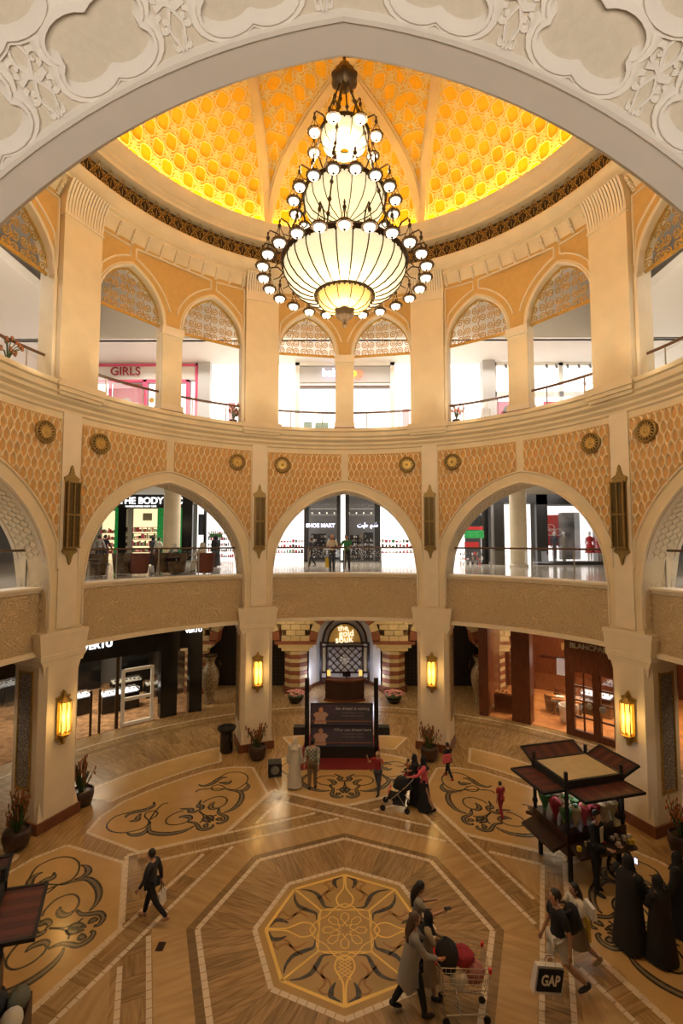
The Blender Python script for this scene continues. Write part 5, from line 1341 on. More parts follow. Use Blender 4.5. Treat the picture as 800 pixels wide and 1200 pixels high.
# red carpet and banner stand
cp = setp(MB().prism([(-1.75, 6.75), (1.30, 6.75), (1.42, 9.85), (-1.60, 9.85)], .008, .022).build('red_carpet', 'carpet_red'), 'dark red carpet under the double banner stand', 'carpet')
st = empty('banner_stand', (-.12, 7.70, .02), 0, 'black stand with two purple advertising banners one above the other, on red carpet', 'display stand')
MB().box((0, .35, .18), (2.45, .8, .36)).build('base', 'black', st)
for sg in (-1, 1): MB().box((sg*1.32, .10, 1.45), (.16, .16, 2.9)).build('post', 'black_gloss', st); MB().box((sg*1.60, .0, 1.02), (.42, .32, .28)).build('side_box', 'black', st)
MB().box((0, .62, .92), (2.45, .08, 1.76)).build('back_board', 'black', st)
for z, nm in ((.70, 0), (1.46, 1)):
    ML_ = Matrix.Rotation(rad(-28), 3, 'X')
    bn = empty('banner', (0, .22+.10*nm, z)); bn.scale = (1, 1, .90); bn.parent = st; bn.rotation_euler = (rad(-24), 0, 0)
    bn['label'] = 'upper banner' if nm else 'lower banner'
    MB().box((0, 0, 0), (2.38, .05, .82)).build('printed_sheet', 'banner', bn)
    MB().box((0, -.03, -.26), (2.30, .01, .035)).build('red_streak', 'flower_orange', bn)
    MB().ell((-.80, -.04, .17), (.09, .02, .12)).build('printed_face', 'skin', bn)
    MB().prism([(-1.05, -.36), (-.58, -.36), (-.62, -.12), (-.50, .0), (-.62, .10), (-.98, .10), (-1.10, 0), (-1.0, -.12)], -.032, -.028, lambda x, z, y: (x, y, z)).build('printed_figure', 'figure', bn)
    for i, (s_, zz, sz) in enumerate(((('Shop your dreams' if not nm else 'The festival of dreams'), .24, .15), ('and win prizes every day', .10, .10), ('at the mall  all season', -.02, .10))): pass
    text('headline', ('What you dream here' if not nm else 'the dream is waiting'), .16, 'grey_panel', bn, (.42, -.035, .24), (rad(90), 0, 0), .004)['kind'] = 'stuff'
    for i in range(2): text('small_print', '- - --- -- ---- -- - --- --', .10, 'grey_panel', bn, (.42, -.035, .08-.12*i), (rad(90), 0, 0), .004)
# vendor cart
def spoke_wheel(parent, loc, R_, rz=0):
    w_ = empty('wheel', loc); w_.parent = parent; w_.rotation_euler = (0, 0, rz)
    MB().lathe([(R_, -.03), (R_, .03), (R_-.05, .03), (R_-.05, -.03), (R_, -.03)], 24, cap=False).build('tyre', 'black', w_).rotation_euler = (0, rad(90), 0)
    mb = MB()
    for q in range(8): a = 2*pi*q/8; mb.tube([(0, 0, 0), (0, (R_-.04)*cos(a), (R_-.04)*sin(a))], .018, 4)
    mb.ell((0, 0, 0), (.05, .07, .07)); mb.build('spokes', 'black', w_)
def awning(parent, c, w_, d, rz, tilt, n=9):
    a = empty('awning', c); a.parent = parent; a.rotation_euler = (rad(tilt), 0, rz)
    for i in range(n): x = -w_/2+w_*(i+.5)/n; MB().box((x, -d/2, 0), (w_/n*.98, d, .03)).build('slat', 'stripe_dark' if i % 2 == 0 else 'stripe_red', a)
    mb = MB(); mb.box((0, -d, 0), (w_+.06, .05, .06)); mb.box((0, 0, 0), (w_+.06, .05, .06))
    for sg in (-1, 1): mb.box((sg*w_/2, -d/2, 0), (.05, d, .06))
    mb.build('rim', 'black', a)
def vendor_cart(loc, rz, lab, seed, right_tilt=-24):
    e = empty('vendor_cart', loc, rz, lab, 'cart'); w_, d = 1.62, 1.20
    for sx in (-1, 1):
        for sy in (-1, 1):
            mb = MB(); mb.tube([(sx*w_/2, sy*d/2, .75), (sx*w_/2, sy*d/2, 2.60)], .045, 8); mb.ell((sx*w_/2, sy*d/2, 1.35), (.07, .07, .10)); mb.ell((sx*w_/2, sy*d/2, 2.0), (.06, .06, .08)); mb.build('post', 'black', e)
            MB().box((sx*(w_/2-.1), sy*(d/2-.05), .38), (.08, .08, .76)).build('leg', 'black', e)
    MB().box((0, 0, 2.35), (w_, d, .05)).build('canopy_top', 'cream_fabric', e)
    mb = MB()
    for sy in (-1, 1): mb.box((0, sy*d/2, 2.27), (w_+.12, .07, .24))
    for sx in (-1, 1): mb.box((sx*w_/2, 0, 2.27), (.07, d+.12, .24))
    mb.build('canopy_frame', 'black', e)
    for (cx, cy, ww, rr, tl) in ((0, -d/2-.03, w_*1.02, 0, -2), (0, d/2+.03, w_*1.02, 180, -24), (-w_/2-.03, 0, d*1.05, -90, 0), (w_/2+.03, 0, d*1.05, 90, right_tilt)): awning(e, (cx, cy, 2.20 if tl > -10 else 2.30), ww, (.62 if tl > -10 else .52), rad(rr), tl)
    MB().box((0, 0, .92), (w_+.1, d+.1, .50)).build('body', 'wood_dark', e)
    for sy in (-1, 1): MB().box((0, sy*(d/2+.22), .88), (w_, .42, .07), M=Matrix.Rotation(rad(18*sy*-1), 3, 'X')).build('side_tray', 'wood_dark', e)
    MB().box((-w_/2-.22, 0, .88), (.42, d, .07), M=Matrix.Rotation(rad(-18), 3, 'Y')).build('side_tray', 'wood_dark', e)
    spoke_wheel(e, (w_/2-.25, -d/2-.12, .36), .36, rad(90)); spoke_wheel(e, (w_/2-.25, d/2+.12, .36), .36, rad(90))
    rg = random.Random(seed); names = ('cloth_white', 'green', 'cloth_pink', 'cloth_red', 'cream_fabric', 'cloth_tan')
    for i in range(16):        # big bunches wrapped in cellophane
        x, y = -w_*.42+w_*.84*(i % 6)/5, (-.40, -.02, .38)[i//6]; m = names[rg.randrange(6)]
        g = empty('gift_bunch', (0, 0, 0)); g.parent = e; g.location = (x, y, 1.17)
        MB().lathe([(.03, 0), (.05, .12), (.13, .34), (.15, .44), (.06, .52)], 9, wob=lambda t, z: 1+.15*sin(5*t+i)).build('wrapping', m, g, smooth=True); MB().ell((0, 0, .46), (.10, .10, .09), 8, 5).build('filling', names[rg.randrange(6)], g)
    mb = MB()
    for i in range(46):
        mb.cur = rg.randrange(5)
        sy = rg.choice((-1, 1)); mb.box((rg.uniform(-w_/2, w_/2), sy*(d/2+rg.uniform(.08, .38)), .97), (.08, .08, .10), rz=rg.uniform(0, 3))
    mb.build('small_goods', ['cloth_tan', 'red', 'white', 'wood', 'yellow'], e, kind='stuff')
    light('POINT', 'cart_light', (loc[0], loc[1], 2.0), 14, (.9, .9, 1), .1)
    l_ = MB().ell((-.3, -.2, 2.12), (.05, .05, .05)).ell((.35, -.1, 2.12), (.05, .05, .05)).ell((-.5, .2, 2.1), (.04, .04, .04)).build('bulb', 'sign_white', e)
    return e
vendor_cart((5.96, 1.83, 0), rad(15), 'black wooden vendor cart with cream top, four striped awnings and colourful gift bunches', 3)
vendor_cart((-6.32, -3.30, 0), rad(24), 'vendor cart cut off by the left edge, only its striped awning showing', 5, 6)
bs = empty('goods_basket', (-5.15, -3.35, 0), rad(20), 'dark crate of wrapped goods at the bottom left corner', 'crate'); MB().box((0, 0, .45), (.6, 1.1, .9)).build('crate', 'wood_dark', bs)
for i, m in enumerate(('cloth_grey', 'leaf', 'flower_orange', 'cloth_white', 'cloth_dark', 'cloth_olive')): MB().ell((-.15+.3*(i % 2), -.4+.38*(i//2), .98), (.16, .2, .15), 10, 6).build('parcel', m, bs, smooth=True)
# cafe furniture in the left arch
for i, (px, Y, rz, m, w_) in enumerate(((113, 1.30*.62, 20, 'chair_fabric', 'nearest the left side of the arch'), (145, .92, 60, 'chair_fabric', 'second from the left, large and patterned'), (163, .92, -70, 'chair_red', 'with its red back to the dark-clad pair'), (192, 1.0, 70, 'chair_fabric', 'under the round pillar'), (207, .98, -10, 'chair_fabric', 'right beside the pillar, patterned'), (243, .95, -80, 'chair_red', 'reddish, in which the man in white sits'))):
    x = (px-403.7)*(Y+1.213)/561
    th = math.degrees(atan2(x, Y)); r = sqrt(x*x+Y*Y)
    if r < 1.17: r = 1.17
    tub(th, r, rad(rz), m, 'brown wingback cafe chair '+w_, ML, 1.08, grp='cafe chairs')
for th, r, w_ in ((-55, 1.26, 'left'), (-38, 1.25, 'right')):
    t = empty('cafe_table', P(th, r, ML), 0, 'low dark round cafe table at the %s of the left arch' % w_, 'table'); MB().lathe([(.42, .66), (.42, .70)], 20).build('top', 'wood_dark', t); MB().lathe([(.28, 0), (.05, .05), (.04, .66)], 12).build('leg', 'steel', t)
# ------------------------------------------------------------------ PEOPLE
def skin_mesh(name, nodes, edges, m, parent, sub=1):
    """nodes: list of (point, radius); one continuous skinned surface"""
    me = bpy.data.meshes.new(name); me.from_pydata([tuple(p) for p, r in nodes], edges, []); o = bpy.data.objects.new(name, me); col.objects.link(o)
    md = o.modifiers.new('s', 'SKIN'); 
    for i, (p, r) in enumerate(nodes):
        v = me.skin_vertices[0].data[i]; rr = r if isinstance(r, tuple) else (r, r); v.radius = rr; v.use_root = (i == 0)
    if sub: s_ = o.modifiers.new('u', 'SUBSURF'); s_.levels = sub; s_.render_levels = sub
    dg = bpy.context.evaluated_depsgraph_get(); n = bpy.data.meshes.new_from_object(o.evaluated_get(dg)); bpy.data.objects.remove(o)
    n.name = name; n.materials.clear(); n.materials.append(MT[m]); n.polygons.foreach_set('use_smooth', [True]*len(n.polygons)); n.polygons.foreach_set('material_index', [0]*len(n.polygons))
    return link_mesh(name, n, parent)
def Rx(a): return Matrix.Rotation(rad(a), 3, 'X')
def Rz(a): return Matrix.Rotation(rad(a), 3, 'Z')
def person(label, x, y, face, H=1.72, z=0, lean=0, legs=((18, 5), (-18, 25)), arms=((20, 12, 20), (-15, 12, 10)), top='cloth_dark', bottom='cloth_black', sleeves='long', shoes='black', hair='hair', hairlen=0,
           robe=None, skirt=None, head_pitch=0, head_turn=0, group=None, build=1, sit=False, veil=None, shorts=False, hat=None):
    """local frame: +y is the way the person faces, +x their right; legs=(hip pitch, knee bend) for right and left, arms=(pitch, spread, elbow bend)"""
    e = empty('person', (x, y, z), rad(face), label, 'person', group)
    U = Rx(-lean)
    hipz = .52*H
    foot = []
    J = {}
    for i, (sg, (hp, kb)) in enumerate(zip((1, -1), legs)):
        hp_ = Vector((sg*.052*H, 0, hipz)); d = Rx(hp) @ Vector((sg*.01, 0, -1)); kn = hp_ + d*.245*H; d2 = Rx(hp-kb) @ Vector((0, 0, -1)); an = kn + d2*.235*H
        J['hip', sg], J['knee', sg], J['ank', sg], J['fd', sg] = hp_, kn, an, Rx((hp-kb)*.5) @ Vector((0, 1, 0)); foot.append(an.z)
    dz_ = -min(foot) + .045*H
    if sit: dz_ = .47 - hipz + .04
    pel = Vector((0, 0, hipz))
    def up(v): return pel + U @ (Vector(v) - pel)
    waist, chest, neck0, neck1 = up((0, 0, .60*H)), up((0, 0, .72*H)), up((0, 0, .80*H)), up((0, .005, .855*H))
    hc = neck1 + U @ Rx(-head_pitch) @ Vector((0, .018*H, .062*H))
    sh = {sg: up((sg*.108*H*build, -.005, .795*H)) for sg in (1, -1)}
    for sg, (ap, sp, eb) in zip((1, -1), arms):
        d = U @ Rx(ap) @ Vector((sg*sin(rad(sp)), 0, -cos(rad(sp)))); el = sh[sg] + d*.172*H
        d2 = U @ Rx(ap+eb) @ Vector((sg*sin(rad(sp-eb*.25)), 0, -cos(rad(sp-eb*.25)))); wr = el + d2*.148*H
        J['el', sg], J['wr', sg], J['hd', sg] = el, wr, d2
    off = Vector((0, 0, dz_))
    A = lambda v: v + off
    # body: one skinned surface from the pelvis through limbs and neck
    nodes = [(A(pel), (.075*H*build, .055*H*build)), (A(waist), (.066*H*build, .048*H*build)), (A(chest), (.080*H*build, .056*H*build)), (A(neck0), (.050*H, .042*H)), (A(neck1), .029*H)]
    edges = [(0, 1), (1, 2), (2, 3), (3, 4)]
    for sg in (1, -1):
        b = len(nodes)
        nodes += [(A(sh[sg]), .034*H), (A(J['el', sg]), .023*H), (A(J['wr', sg]), .015*H), (A(J['wr', sg]+J['hd', sg]*.045*H), (.022*H, .011*H))]
        edges += [(3, b), (b, b+1), (b+1, b+2), (b+2, b+3)]
        b = len(nodes); nodes += [(A(J['hip', sg]), .054*H*build), (A(J['knee', sg]), .034*H), (A((J['knee', sg]*.6+J['ank', sg]*.4)), .034*H), (A(J['ank', sg]), .020*H)]
        edges += [(0, b), (b, b+1), (b+1, b+2), (b+2, b+3)]
    body = skin_mesh('body', nodes, edges, 'skin', e)
    # head with chin, nose and ears, fingers rooted in the palms, joined to the body mesh
    mb = MB(); HM = U @ Rx(-head_pitch) @ Rz(head_turn)
    hw, hd, hh = .046*H, .055*H, .068*H
    ring = []
    prof = [(-1, .12, .30), (-.88, .42, .25), (-.65, .68, .16), (-.35, .86, .06), (0, .97, 0), (.3, 1, -.03), (.6, .88, -.05), (.85, .58, -.05), (1, .12, -.04)]
    vs = []; n = 12
    for zz, k, yo in prof:
        for i in range(n):
            t = 2*pi*i/n; vs.append(A(hc) + HM @ Vector((hw*k*sin(t), hd*(k*cos(t)+yo), hh*zz)))
    fs = [(j*n+i, j*n+(i+1) % n, (j+1)*n+(i+1) % n, (j+1)*n+i) for j in range(len(prof)-1) for i in range(n)] + [tuple(range(n))[::-1], tuple(range((len(prof)-1)*n, len(prof)*n))]
    mb.add(vs, fs)
    F = lambda x_, y_, z_: A(hc) + HM @ Vector((x_*hw, y_*hd, z_*hh))
    mb.add([F(-.18, 1.02, -.25), F(.18, 1.02, -.25), F(0, 1.32, -.22), F(0, .98, .15)], [(0, 1, 2), (1, 3, 2), (3, 0, 2), (0, 3, 1)])
    for sg in (1, -1): mb.ell(F(sg*1.02, -.05, -.05), (.006*H, .010*H, .017*H), 6, 4)
    for sg in (1, -1):
        hd_ = J['hd', sg].normalized(); base = A(J['wr', sg]) + hd_*.045*H; side = Vector((0, 1, 0)) - hd_*hd_.y
        side = side.normalized() if side.length > .1 else Vector((1, 0, 0)); inn = hd_.cross(side)*sg
        for q, ln in enumerate((.036, .042, .040, .032)):
            p0 = base + side*(.0095*(1.5-q))*H; mb.tube([p0-hd_*.01*H, p0+hd_*ln*.5*H+inn*-.002*H, p0+hd_*ln*.85*H-inn*.012*H], [.0055*H, .005*H, .004*H], 5)
        mb.tube([base-hd_*.025*H+side*.012*H, base-hd_*.005*H+side*.028*H, base+hd_*.012*H+side*.030*H-inn*.006*H], [.007*H, .006*H, .0045*H], 5)
    hm = mb.mesh('head', 'skin', True)
    bm = bmesh.new(); bm.from_mesh(body.data); bm.from_mesh(hm); bm.to_mesh(body.data); bm.free(); body.data.polygons.foreach_set('use_smooth', [True]*len(body.data.polygons))
    mb = MB()
    for sg in (1, -1): mb.ell(F(sg*.38, .93, .08), (.0065*H, .004*H, .0045*H), 6, 4)
    mb.add([F(-.3, .97, -.48), F(.3, .97, -.48), F(.2, 1.0, -.55), F(-.2, 1.0, -.55)], [(0, 1, 2, 3)]); mb.build('face_features', 'hair', e)
    # hair / veil
    mb = MB()
    if veil:
        vs = []; prof2 = [(1.12, .15), (.95, .75), (.5, 1.12), (0, 1.2), (-.6, 1.15), (-1.1, 1.1), (-1.6, 1.6), (-2.2, 2.2)]
        for zz, k in prof2:
            for i in range(13):
                t = rad(48+264*i/12); vs.append(A(hc)+HM @ Vector((hw*k*sin(t)*1.05, hd*k*(cos(t))*1.0-hd*.05, hh*zz)))
        mb.add(vs, [(j*13+i, j*13+i+1, (j+1)*13+i+1, (j+1)*13+i) for j in range(len(prof2)-1) for i in range(12)])
        mb.build('headcloth', veil, e, smooth=True)
    else:
        mb.ell(F(0, -.16, .22), (hw*1.10, hd*1.05, hh*.92), 12, 8, M=HM)
        if hairlen: 
            p = [F(0, -.55, .1), F(0, -1.0, -.9), A(neck1) + U @ Vector((0, -.05*H, -.05*H)), A(neck1) + U @ Vector((0, -.065*H, -hairlen*H))]
            mb.tube(p, [.044*H, .048*H, .044*H, .02*H], 8)
        mb.build('hair', hair, e, smooth=True)
    if hat: MB().lathe([(.065*H, 0), (.05*H, .02*H), (.045*H, .045*H), (0, .055*H)], 12, c=F(0, 0, .5)).build('hat', hat, e)
    if robe:
        mb = MB(); vs = []; n = 20
        lo = min(foot)+dz_-.04*H; z0 = .035*H if not sit else .20
        L_ = [(A(neck1).z, .032, .032, neck1), (A(neck0).z+.015*H, .085, .055, neck0), (A(sh[1]).z-.01*H, .125, .075, neck0), (A(chest).z, .120, .085, chest), (A(waist).z, .118, .090, waist), (A(pel).z, .125, .100, pel), (A(pel).z*.5, .145, .125, None), (z0, .165, .150, None)]
        mid = (J['ank', 1]+J['ank', -1])/2
        for j, (zz, a, b, cc) in enumerate(L_):
            c = cc if cc is not None else pel.lerp(mid, .5 if j == 6 else 1)
            for i in range(n):
                t = 2*pi*i/n; f = 1+(.05*sin(5*t+1)+.03*sin(9*t))*(0 if j < 4 else (j-3)/4); vs.append((c.x+a*H*f*sin(t)*build, c.y+b*H*f*cos(t)*build, zz))
        mb.add(vs, [(j*n+i, j*n+(i+1) % n, (j+1)*n+(i+1) % n, (j+1)*n+i) for j in range(len(L_)-1) for i in range(n)]); mb.build('robe', robe, e, smooth=True)
        for sg in (1, -1): MB().tube([A(sh[sg]), A(J['el', sg]), A(J['wr', sg])], [.046*H, .046*H, .052*H], 10, cap=False).ell(A(sh[sg]), (.052*H, .052*H, .05*H)).build('sleeve', robe, e, smooth=True)
    else:
        nt = [(A(waist), (.080*H*build, .062*H*build)), (A(pel)+Vector((0, 0, .01*H)), (.084*H*build, .066*H*build)), (A(chest), (.092*H*build, .068*H*build)), (A(neck0), (.056*H, .048*H))]; ed = [(0, 1), (0, 2), (2, 3)]
        for sg in (1, -1):
            b = len(nt); nt += [(A(sh[sg]), .046*H), (A(J['el', sg]) if sleeves == 'long' else A(sh[sg].lerp(J['el', sg], .75)), .035*H)]; ed += [(3, b), (b, b+1)]
            if sleeves == 'long': nt.append((A(J['wr', sg])-J['hd', sg]*.01*H, .024*H)); ed.append((b+1, b+2))
        skin_mesh('top', nt, ed, top, e)
        if skirt:
            mb = MB(); vs = []; n = 16; zt = A(waist).z-.02*H; zb = max(.04*H, skirt*H)
            for j in range(5):
                t_ = j/4; zz = zt+(zb-zt)*t_
                for i in range(n): t = 2*pi*i/n; f = 1+.06*t_*sin(5*t); vs.append((f*(.082+.07*t_)*H*sin(t), f*(.066+.07*t_)*H*cos(t), zz))
            mb.add(vs, [(j*n+i, j*n+(i+1) % n, (j+1)*n+(i+1) % n, (j+1)*n+i) for j in range(4) for i in range(n)]); mb.build('skirt', bottom, e, smooth=True)
        else:
            nt = [(A(pel), (.082*H*build, .064*H*build))]; ed = []
            for sg in (1, -1):
                b = len(nt)
                if shorts: nt += [(A(J['hip', sg]), .062*H*build), (A(J['hip', sg].lerp(J['knee', sg], .85)), .050*H)]; ed += [(0, b), (b, b+1)]
                else: nt += [(A(J['hip', sg]), .062*H*build), (A(J['knee', sg]), .044*H), (A(J['ank', sg])+Vector((0, 0, .0)), .032*H)]; ed += [(0, b), (b, b+1), (b+1, b+2)]
            skin_mesh('trousers', nt, ed, bottom, e)
    for sg in (1, -1):
        c = A(J['ank', sg]); d = J['fd', sg]; R_ = Matrix.Rotation(atan2(d.z, d.y), 3, 'X')
        MB().ell(c + d*.030*H - Vector((0, 0, .026*H)), (.026*H, .072*H, .022*H), 10, 6, M=R_).ell(c-d*.01*H-Vector((0, 0, .012*H)), (.024*H, .034*H, .032*H), 8, 5).build('shoe', shoes, e, smooth=True)
    e['hand_r'] = tuple(A(J['wr', 1])+J['hd', 1]*.07*H); e['hand_l'] = tuple(A(J['wr', -1])+J['hd', -1]*.07*H)
    return e
def world_of(e, key): v = Vector(e[key]); return Matrix.Rotation(e.rotation_euler.z, 3, 'Z') @ v + Vector(e.location)
def clean(e):
    for k in ('hand_r', 'hand_l'): del e[k]
def bag(name, label, cat, p, w_, h_, d_, m, rz=0, straps=True, letters=None, strapm='black'):
    e = empty(name, (p.x, p.y, p.z), rz, label, cat)
    hh = .16 if straps else 0
    MB().add([(-w_/2, -d_/2, -hh-h_), (w_/2, -d_/2, -hh-h_), (w_/2, d_/2, -hh-h_), (-w_/2, d_/2, -hh-h_), (-w_/2*.95, -d_/2*.7, -hh), (w_/2*.95, -d_/2*.7, -hh), (w_/2*.95, d_/2*.7, -hh), (-w_/2*.95, d_/2*.7, -hh)], [(0,3,2,1),(4,5,6,7),(0,1,5,4),(1,2,6,5),(2,3,7,6),(3,0,4,7)]).build('bag_body', m, e)
    if straps:
        for s2 in (-1, 1): MB().tube([(-w_*.2, s2*d_*.3, -hh-.02), (-w_*.12, s2*d_*.2, -.02), (w_*.12, s2*d_*.2, -.02), (w_*.2, s2*d_*.3, -hh-.02)], .008, 4).build('strap', strapm, e)
    return e
# facing: 0 = away from the viewer (+y), 90 = left, -90 = right, 180 = towards the viewer
p = person('lone woman in dark jacket walking left, white bag in hand', -4.18, -.08, 80, 1.52, legs=((20, 5), (-24, 22)), arms=((-18, 8, 15), (14, 8, 20)), top='cloth_dark', bottom='cloth_black', hair='hair', shoes='skin')
bag('shopping_bag', 'white plastic bag carried by the lone walking woman', 'bag', world_of(p, 'hand_r')+Vector((0, 0, .02)), .26, .30, .08, 'white', rad(80)); clean(p)
p = person('man in long white robe and pale headcloth beside the black box', -1.67, 5.50, -10, 1.66, legs=((0, 0), (0, 0)), arms=((5, 8, 10), (5, 8, 10)), robe='cloth_white', veil='cloth_white', shoes='cloth_tan', build=.88); clean(p)
p = person('man in a plaid shirt seen from behind, hands clasped at his back', -1.07, 5.45, -5, 1.62, legs=((3, 0), (-6, 2)), arms=((-22, 2, -12), (-22, 2, -12)), top='plaid', bottom='cloth_khaki', build=1.15); clean(p)
p = person('person in red top and jeans raising both arms beside the red carpet', 1.08, 5.15, 150, 1.36, legs=((-14, 8), (16, 5)), arms=((75, 20, 80), (70, 25, 85)), top='cloth_red', bottom='denim', sleeves='short', hair='cloth_tan'); clean(p)
p = person('woman in a pink shirt and black veil pushing the stroller', 2.42, 4.17, 75, 1.64, legs=((12, 4), (-16, 14)), arms=((42, 6, 35), (40, 6, 35)), top='cloth_pink', bottom='cloth_black', skirt=.04, veil='cloth_black', sleeves='long'); clean(p)
p = person('woman all in black walking close beside the woman in the pink shirt', 2.20, 4.55, 80, 1.52, legs=((8, 2), (-12, 8)), arms=((30, 6, 30), (10, 6, 20)), robe='cloth_black', veil='cloth_black'); clean(p)
p = person('small child in orange carried between the two women by the stroller', 2.02, 4.72, 100, .95, z=.42, legs=((50, 70), (45, 60)), arms=((50, 15, 40), (45, 15, 40)), top='flower_orange', bottom='cloth_red', sleeves='short'); clean(p)
p = person('girl in black with a bright pink bag, walking past the right rear pier', 3.57, 6.17, 30, 1.24, legs=((24, 10), (-22, 18)), arms=((30, 10, 60), (-10, 10, 30)), top='cloth_black', bottom='cloth_black', shoes='cloth_red')
bag('pink_bag', 'bright pink and white bag on the hip of the girl in black', 'bag', Vector((3.50, 6.02, .86)), .30, .26, .10, 'cloth_pink', rad(30), False); clean(p)
p = person('small child in a dark red dress and leggings, alone on the scroll panel', 4.64, 3.87, 20, 1.03, legs=((14, 6), (-14, 10)), arms=((12, 10, 20), (-10, 10, 15)), top='cloth_red', bottom='cloth_red', sleeves='short', shoes='cloth_red'); clean(p)
p = person('man in black suit with joined hands, in front of the vendor cart', 5.90, .82, 215, 1.86, legs=((4, 0), (-4, 4)), arms=((22, 6, 70), (22, 6, 66)), top='cloth_black', bottom='cloth_black', head_turn=-20)
MB().prism([(-.055, 1.18), (.055, 1.18), (.075, 1.52), (-.075, 1.52)], .115, .13, lambda x, z, y: (x, y+.015, z)).build('shirt_front', 'cloth_white', p); clean(p)
p = person('man in dark clothes leaning back against the pier beside the vendor cart', 7.10, 2.35, 150, 1.70, lean=-10, legs=((22, 4), (14, 2)), arms=((8, 5, 20), (8, 5, 20)), top='cloth_dark', bottom='cloth_black'); clean(p)
p = person('man in black shirt and pale shorts with backpack and large paper bag', 3.87, -1.73, 95, 1.86, legs=((16, 4), (-20, 26)), arms=((10, 8, 12), (-16, 8, 18)), top='cloth_black', bottom='cloth_white', shorts=True, sleeves='short', shoes='cloth_dark')
hp = world_of(p, 'hand_r'); hp2 = world_of(p, 'hand_l')
b = empty('backpack', (4.13, -1.72, 1.30), rad(95), 'black backpack worn by the man in shorts', 'backpack')
MB().ell((0, 0, 0), (.17, .15, .27), 12, 8).build('pack', 'cloth_black', b, smooth=True); MB().ell((0, -.12, -.08), (.12, .07, .13), 10, 6).build('front_pocket', 'cloth_dark', b, smooth=True)
for sg in (-1, 1): MB().tube([(sg*.10, .05, .22), (sg*.13, .22, .20), (sg*.12, .26, -.02), (sg*.12, .08, -.20)], .022, 6).build('strap', 'black', b)
hb = hp2 if hp2.y < hp.y else hp
b = bag('paper_bag', 'large white paper bag with dark printed square, carried by man in shorts', 'bag', hb+Vector((-.36, -.02, .16)), .52, .44, .14, 'white', rad(8), True, strapm='white')
MB().box((0, -.085, -.36), (.46, .02, .36)).build('dark_print', 'cloth_black', b); text('lettering', 'GAP', .24, 'white', b, (0, -.10, -.36), (rad(90), 0, 0), .003, squeeze=.75, bold=.006); b.rotation_euler = (0, rad(10), rad(8)); clean(p)
p = person('young woman in white top and brown skirt beside the man with backpack', 4.46, -1.20, 100, 1.60, legs=((14, 4), (-20, 26)), arms=((35, 8, 70), (10, 8, 30)), top='cloth_white', bottom='cloth_khaki', skirt=.30, sleeves='short', hairlen=.14, shoes='cloth_tan')
b = bag('shoulder_bag', 'white shoulder bag behind the young woman in the brown skirt', 'bag', Vector((4.72, -1.22, 1.20)), .30, .22, .10, 'white', rad(95), False); b = bag('yellow_bag', 'yellow carrier bag hanging at the young woman\'s side', 'bag', Vector((4.68, -1.12, .90)), .24, .40, .06, 'yellow', rad(95), False); clean(p)
p = person('taller woman in black abaya and veil, left one of the pair with phone', 5.75, -.72, -60, 1.80, legs=((0, 0), (0, 0)), arms=((20, -4, 60), (50, 4, 50)), robe='cloth_black', veil='cloth_black', build=1.12)
hp = world_of(p, 'hand_l'); clean(p)
t = empty('phone', (hp.x, hp.y, hp.z+.02), rad(-60), 'small phone with glowing screen held by the veiled woman', 'phone'); MB().box((0, .01, .05), (.075, .014, .14)).build('case', 'black', t); MB().box((0, -.003, .05), (.062, .006, .11)).build('screen', 'sign_blue', t)
p = person('shorter woman in a black abaya, right one of the pair with the phone', 6.18, -1.02, 20, 1.60, legs=((0, 0), (0, 0)), arms=((22, -4, 60), (22, -4, 60)), robe='cloth_black', veil='cloth_black', build=1.15); clean(p)
p = person('woman in black abaya cut off by the right edge of the photo', 7.02, -.35, 40, 1.64, legs=((0, 0), (0, 0)), arms=((10, 8, 10), (10, 8, 10)), robe='cloth_black', veil='cloth_black', build=1.1); clean(p)
p = person('long-haired woman in a grey top looking at her phone, behind the shopping cart', 1.40, -1.22, -80, 1.62, legs=((4, 0), (-6, 6)), arms=((40, 6, 55), (38, 6, 55)), top='cloth_grey', bottom='cloth_black', sleeves='short', hairlen=.15, head_pitch=18)
hp = world_of(p, 'hand_r'); t = empty('phone', (hp.x, hp.y, hp.z), rad(-80), 'dark phone in the hand of the woman in the grey top', 'phone'); MB().box((0, .03, .03), (.07, .13, .012)).build('case', 'black', t); clean(p)
p = person('woman in a long pale grey cardigan and black trousers pushing the shopping cart', 1.20, -2.10, -85, 1.70, legs=((14, 4), (-18, 16)), arms=((34, 6, 40), (34, 6, 42)), top='cloth_grey', bottom='cloth_black', hair='hair_brown', hairlen=.16, sleeves='long')
mb = MB(); vs = []
for j in range(6):
    for i in range(13): t_ = rad(40+280*i/12); k = 1+.10*j; dp = (.05*sin(i*1.7)) * j/5; vs.append((.165*k*sin(t_), .135*k*cos(t_)-.02*j, 1.22-.135*j+dp))
mb.add(vs, [(j*13+i, j*13+i+1, j*13+14+i, j*13+13+i) for j in range(5) for i in range(12)]); mb.build('cardigan', 'cloth_grey', p, smooth=True); clean(p)
p = person('woman in beige coat and black veil behind the shopping cart', 1.50, -1.78, -95, 1.50, legs=((10, 4), (-14, 12)), arms=((30, 6, 40), (28, 6, 40)), top='cloth_tan', bottom='cloth_tan', skirt=.22, veil='cloth_black'); clean(p)
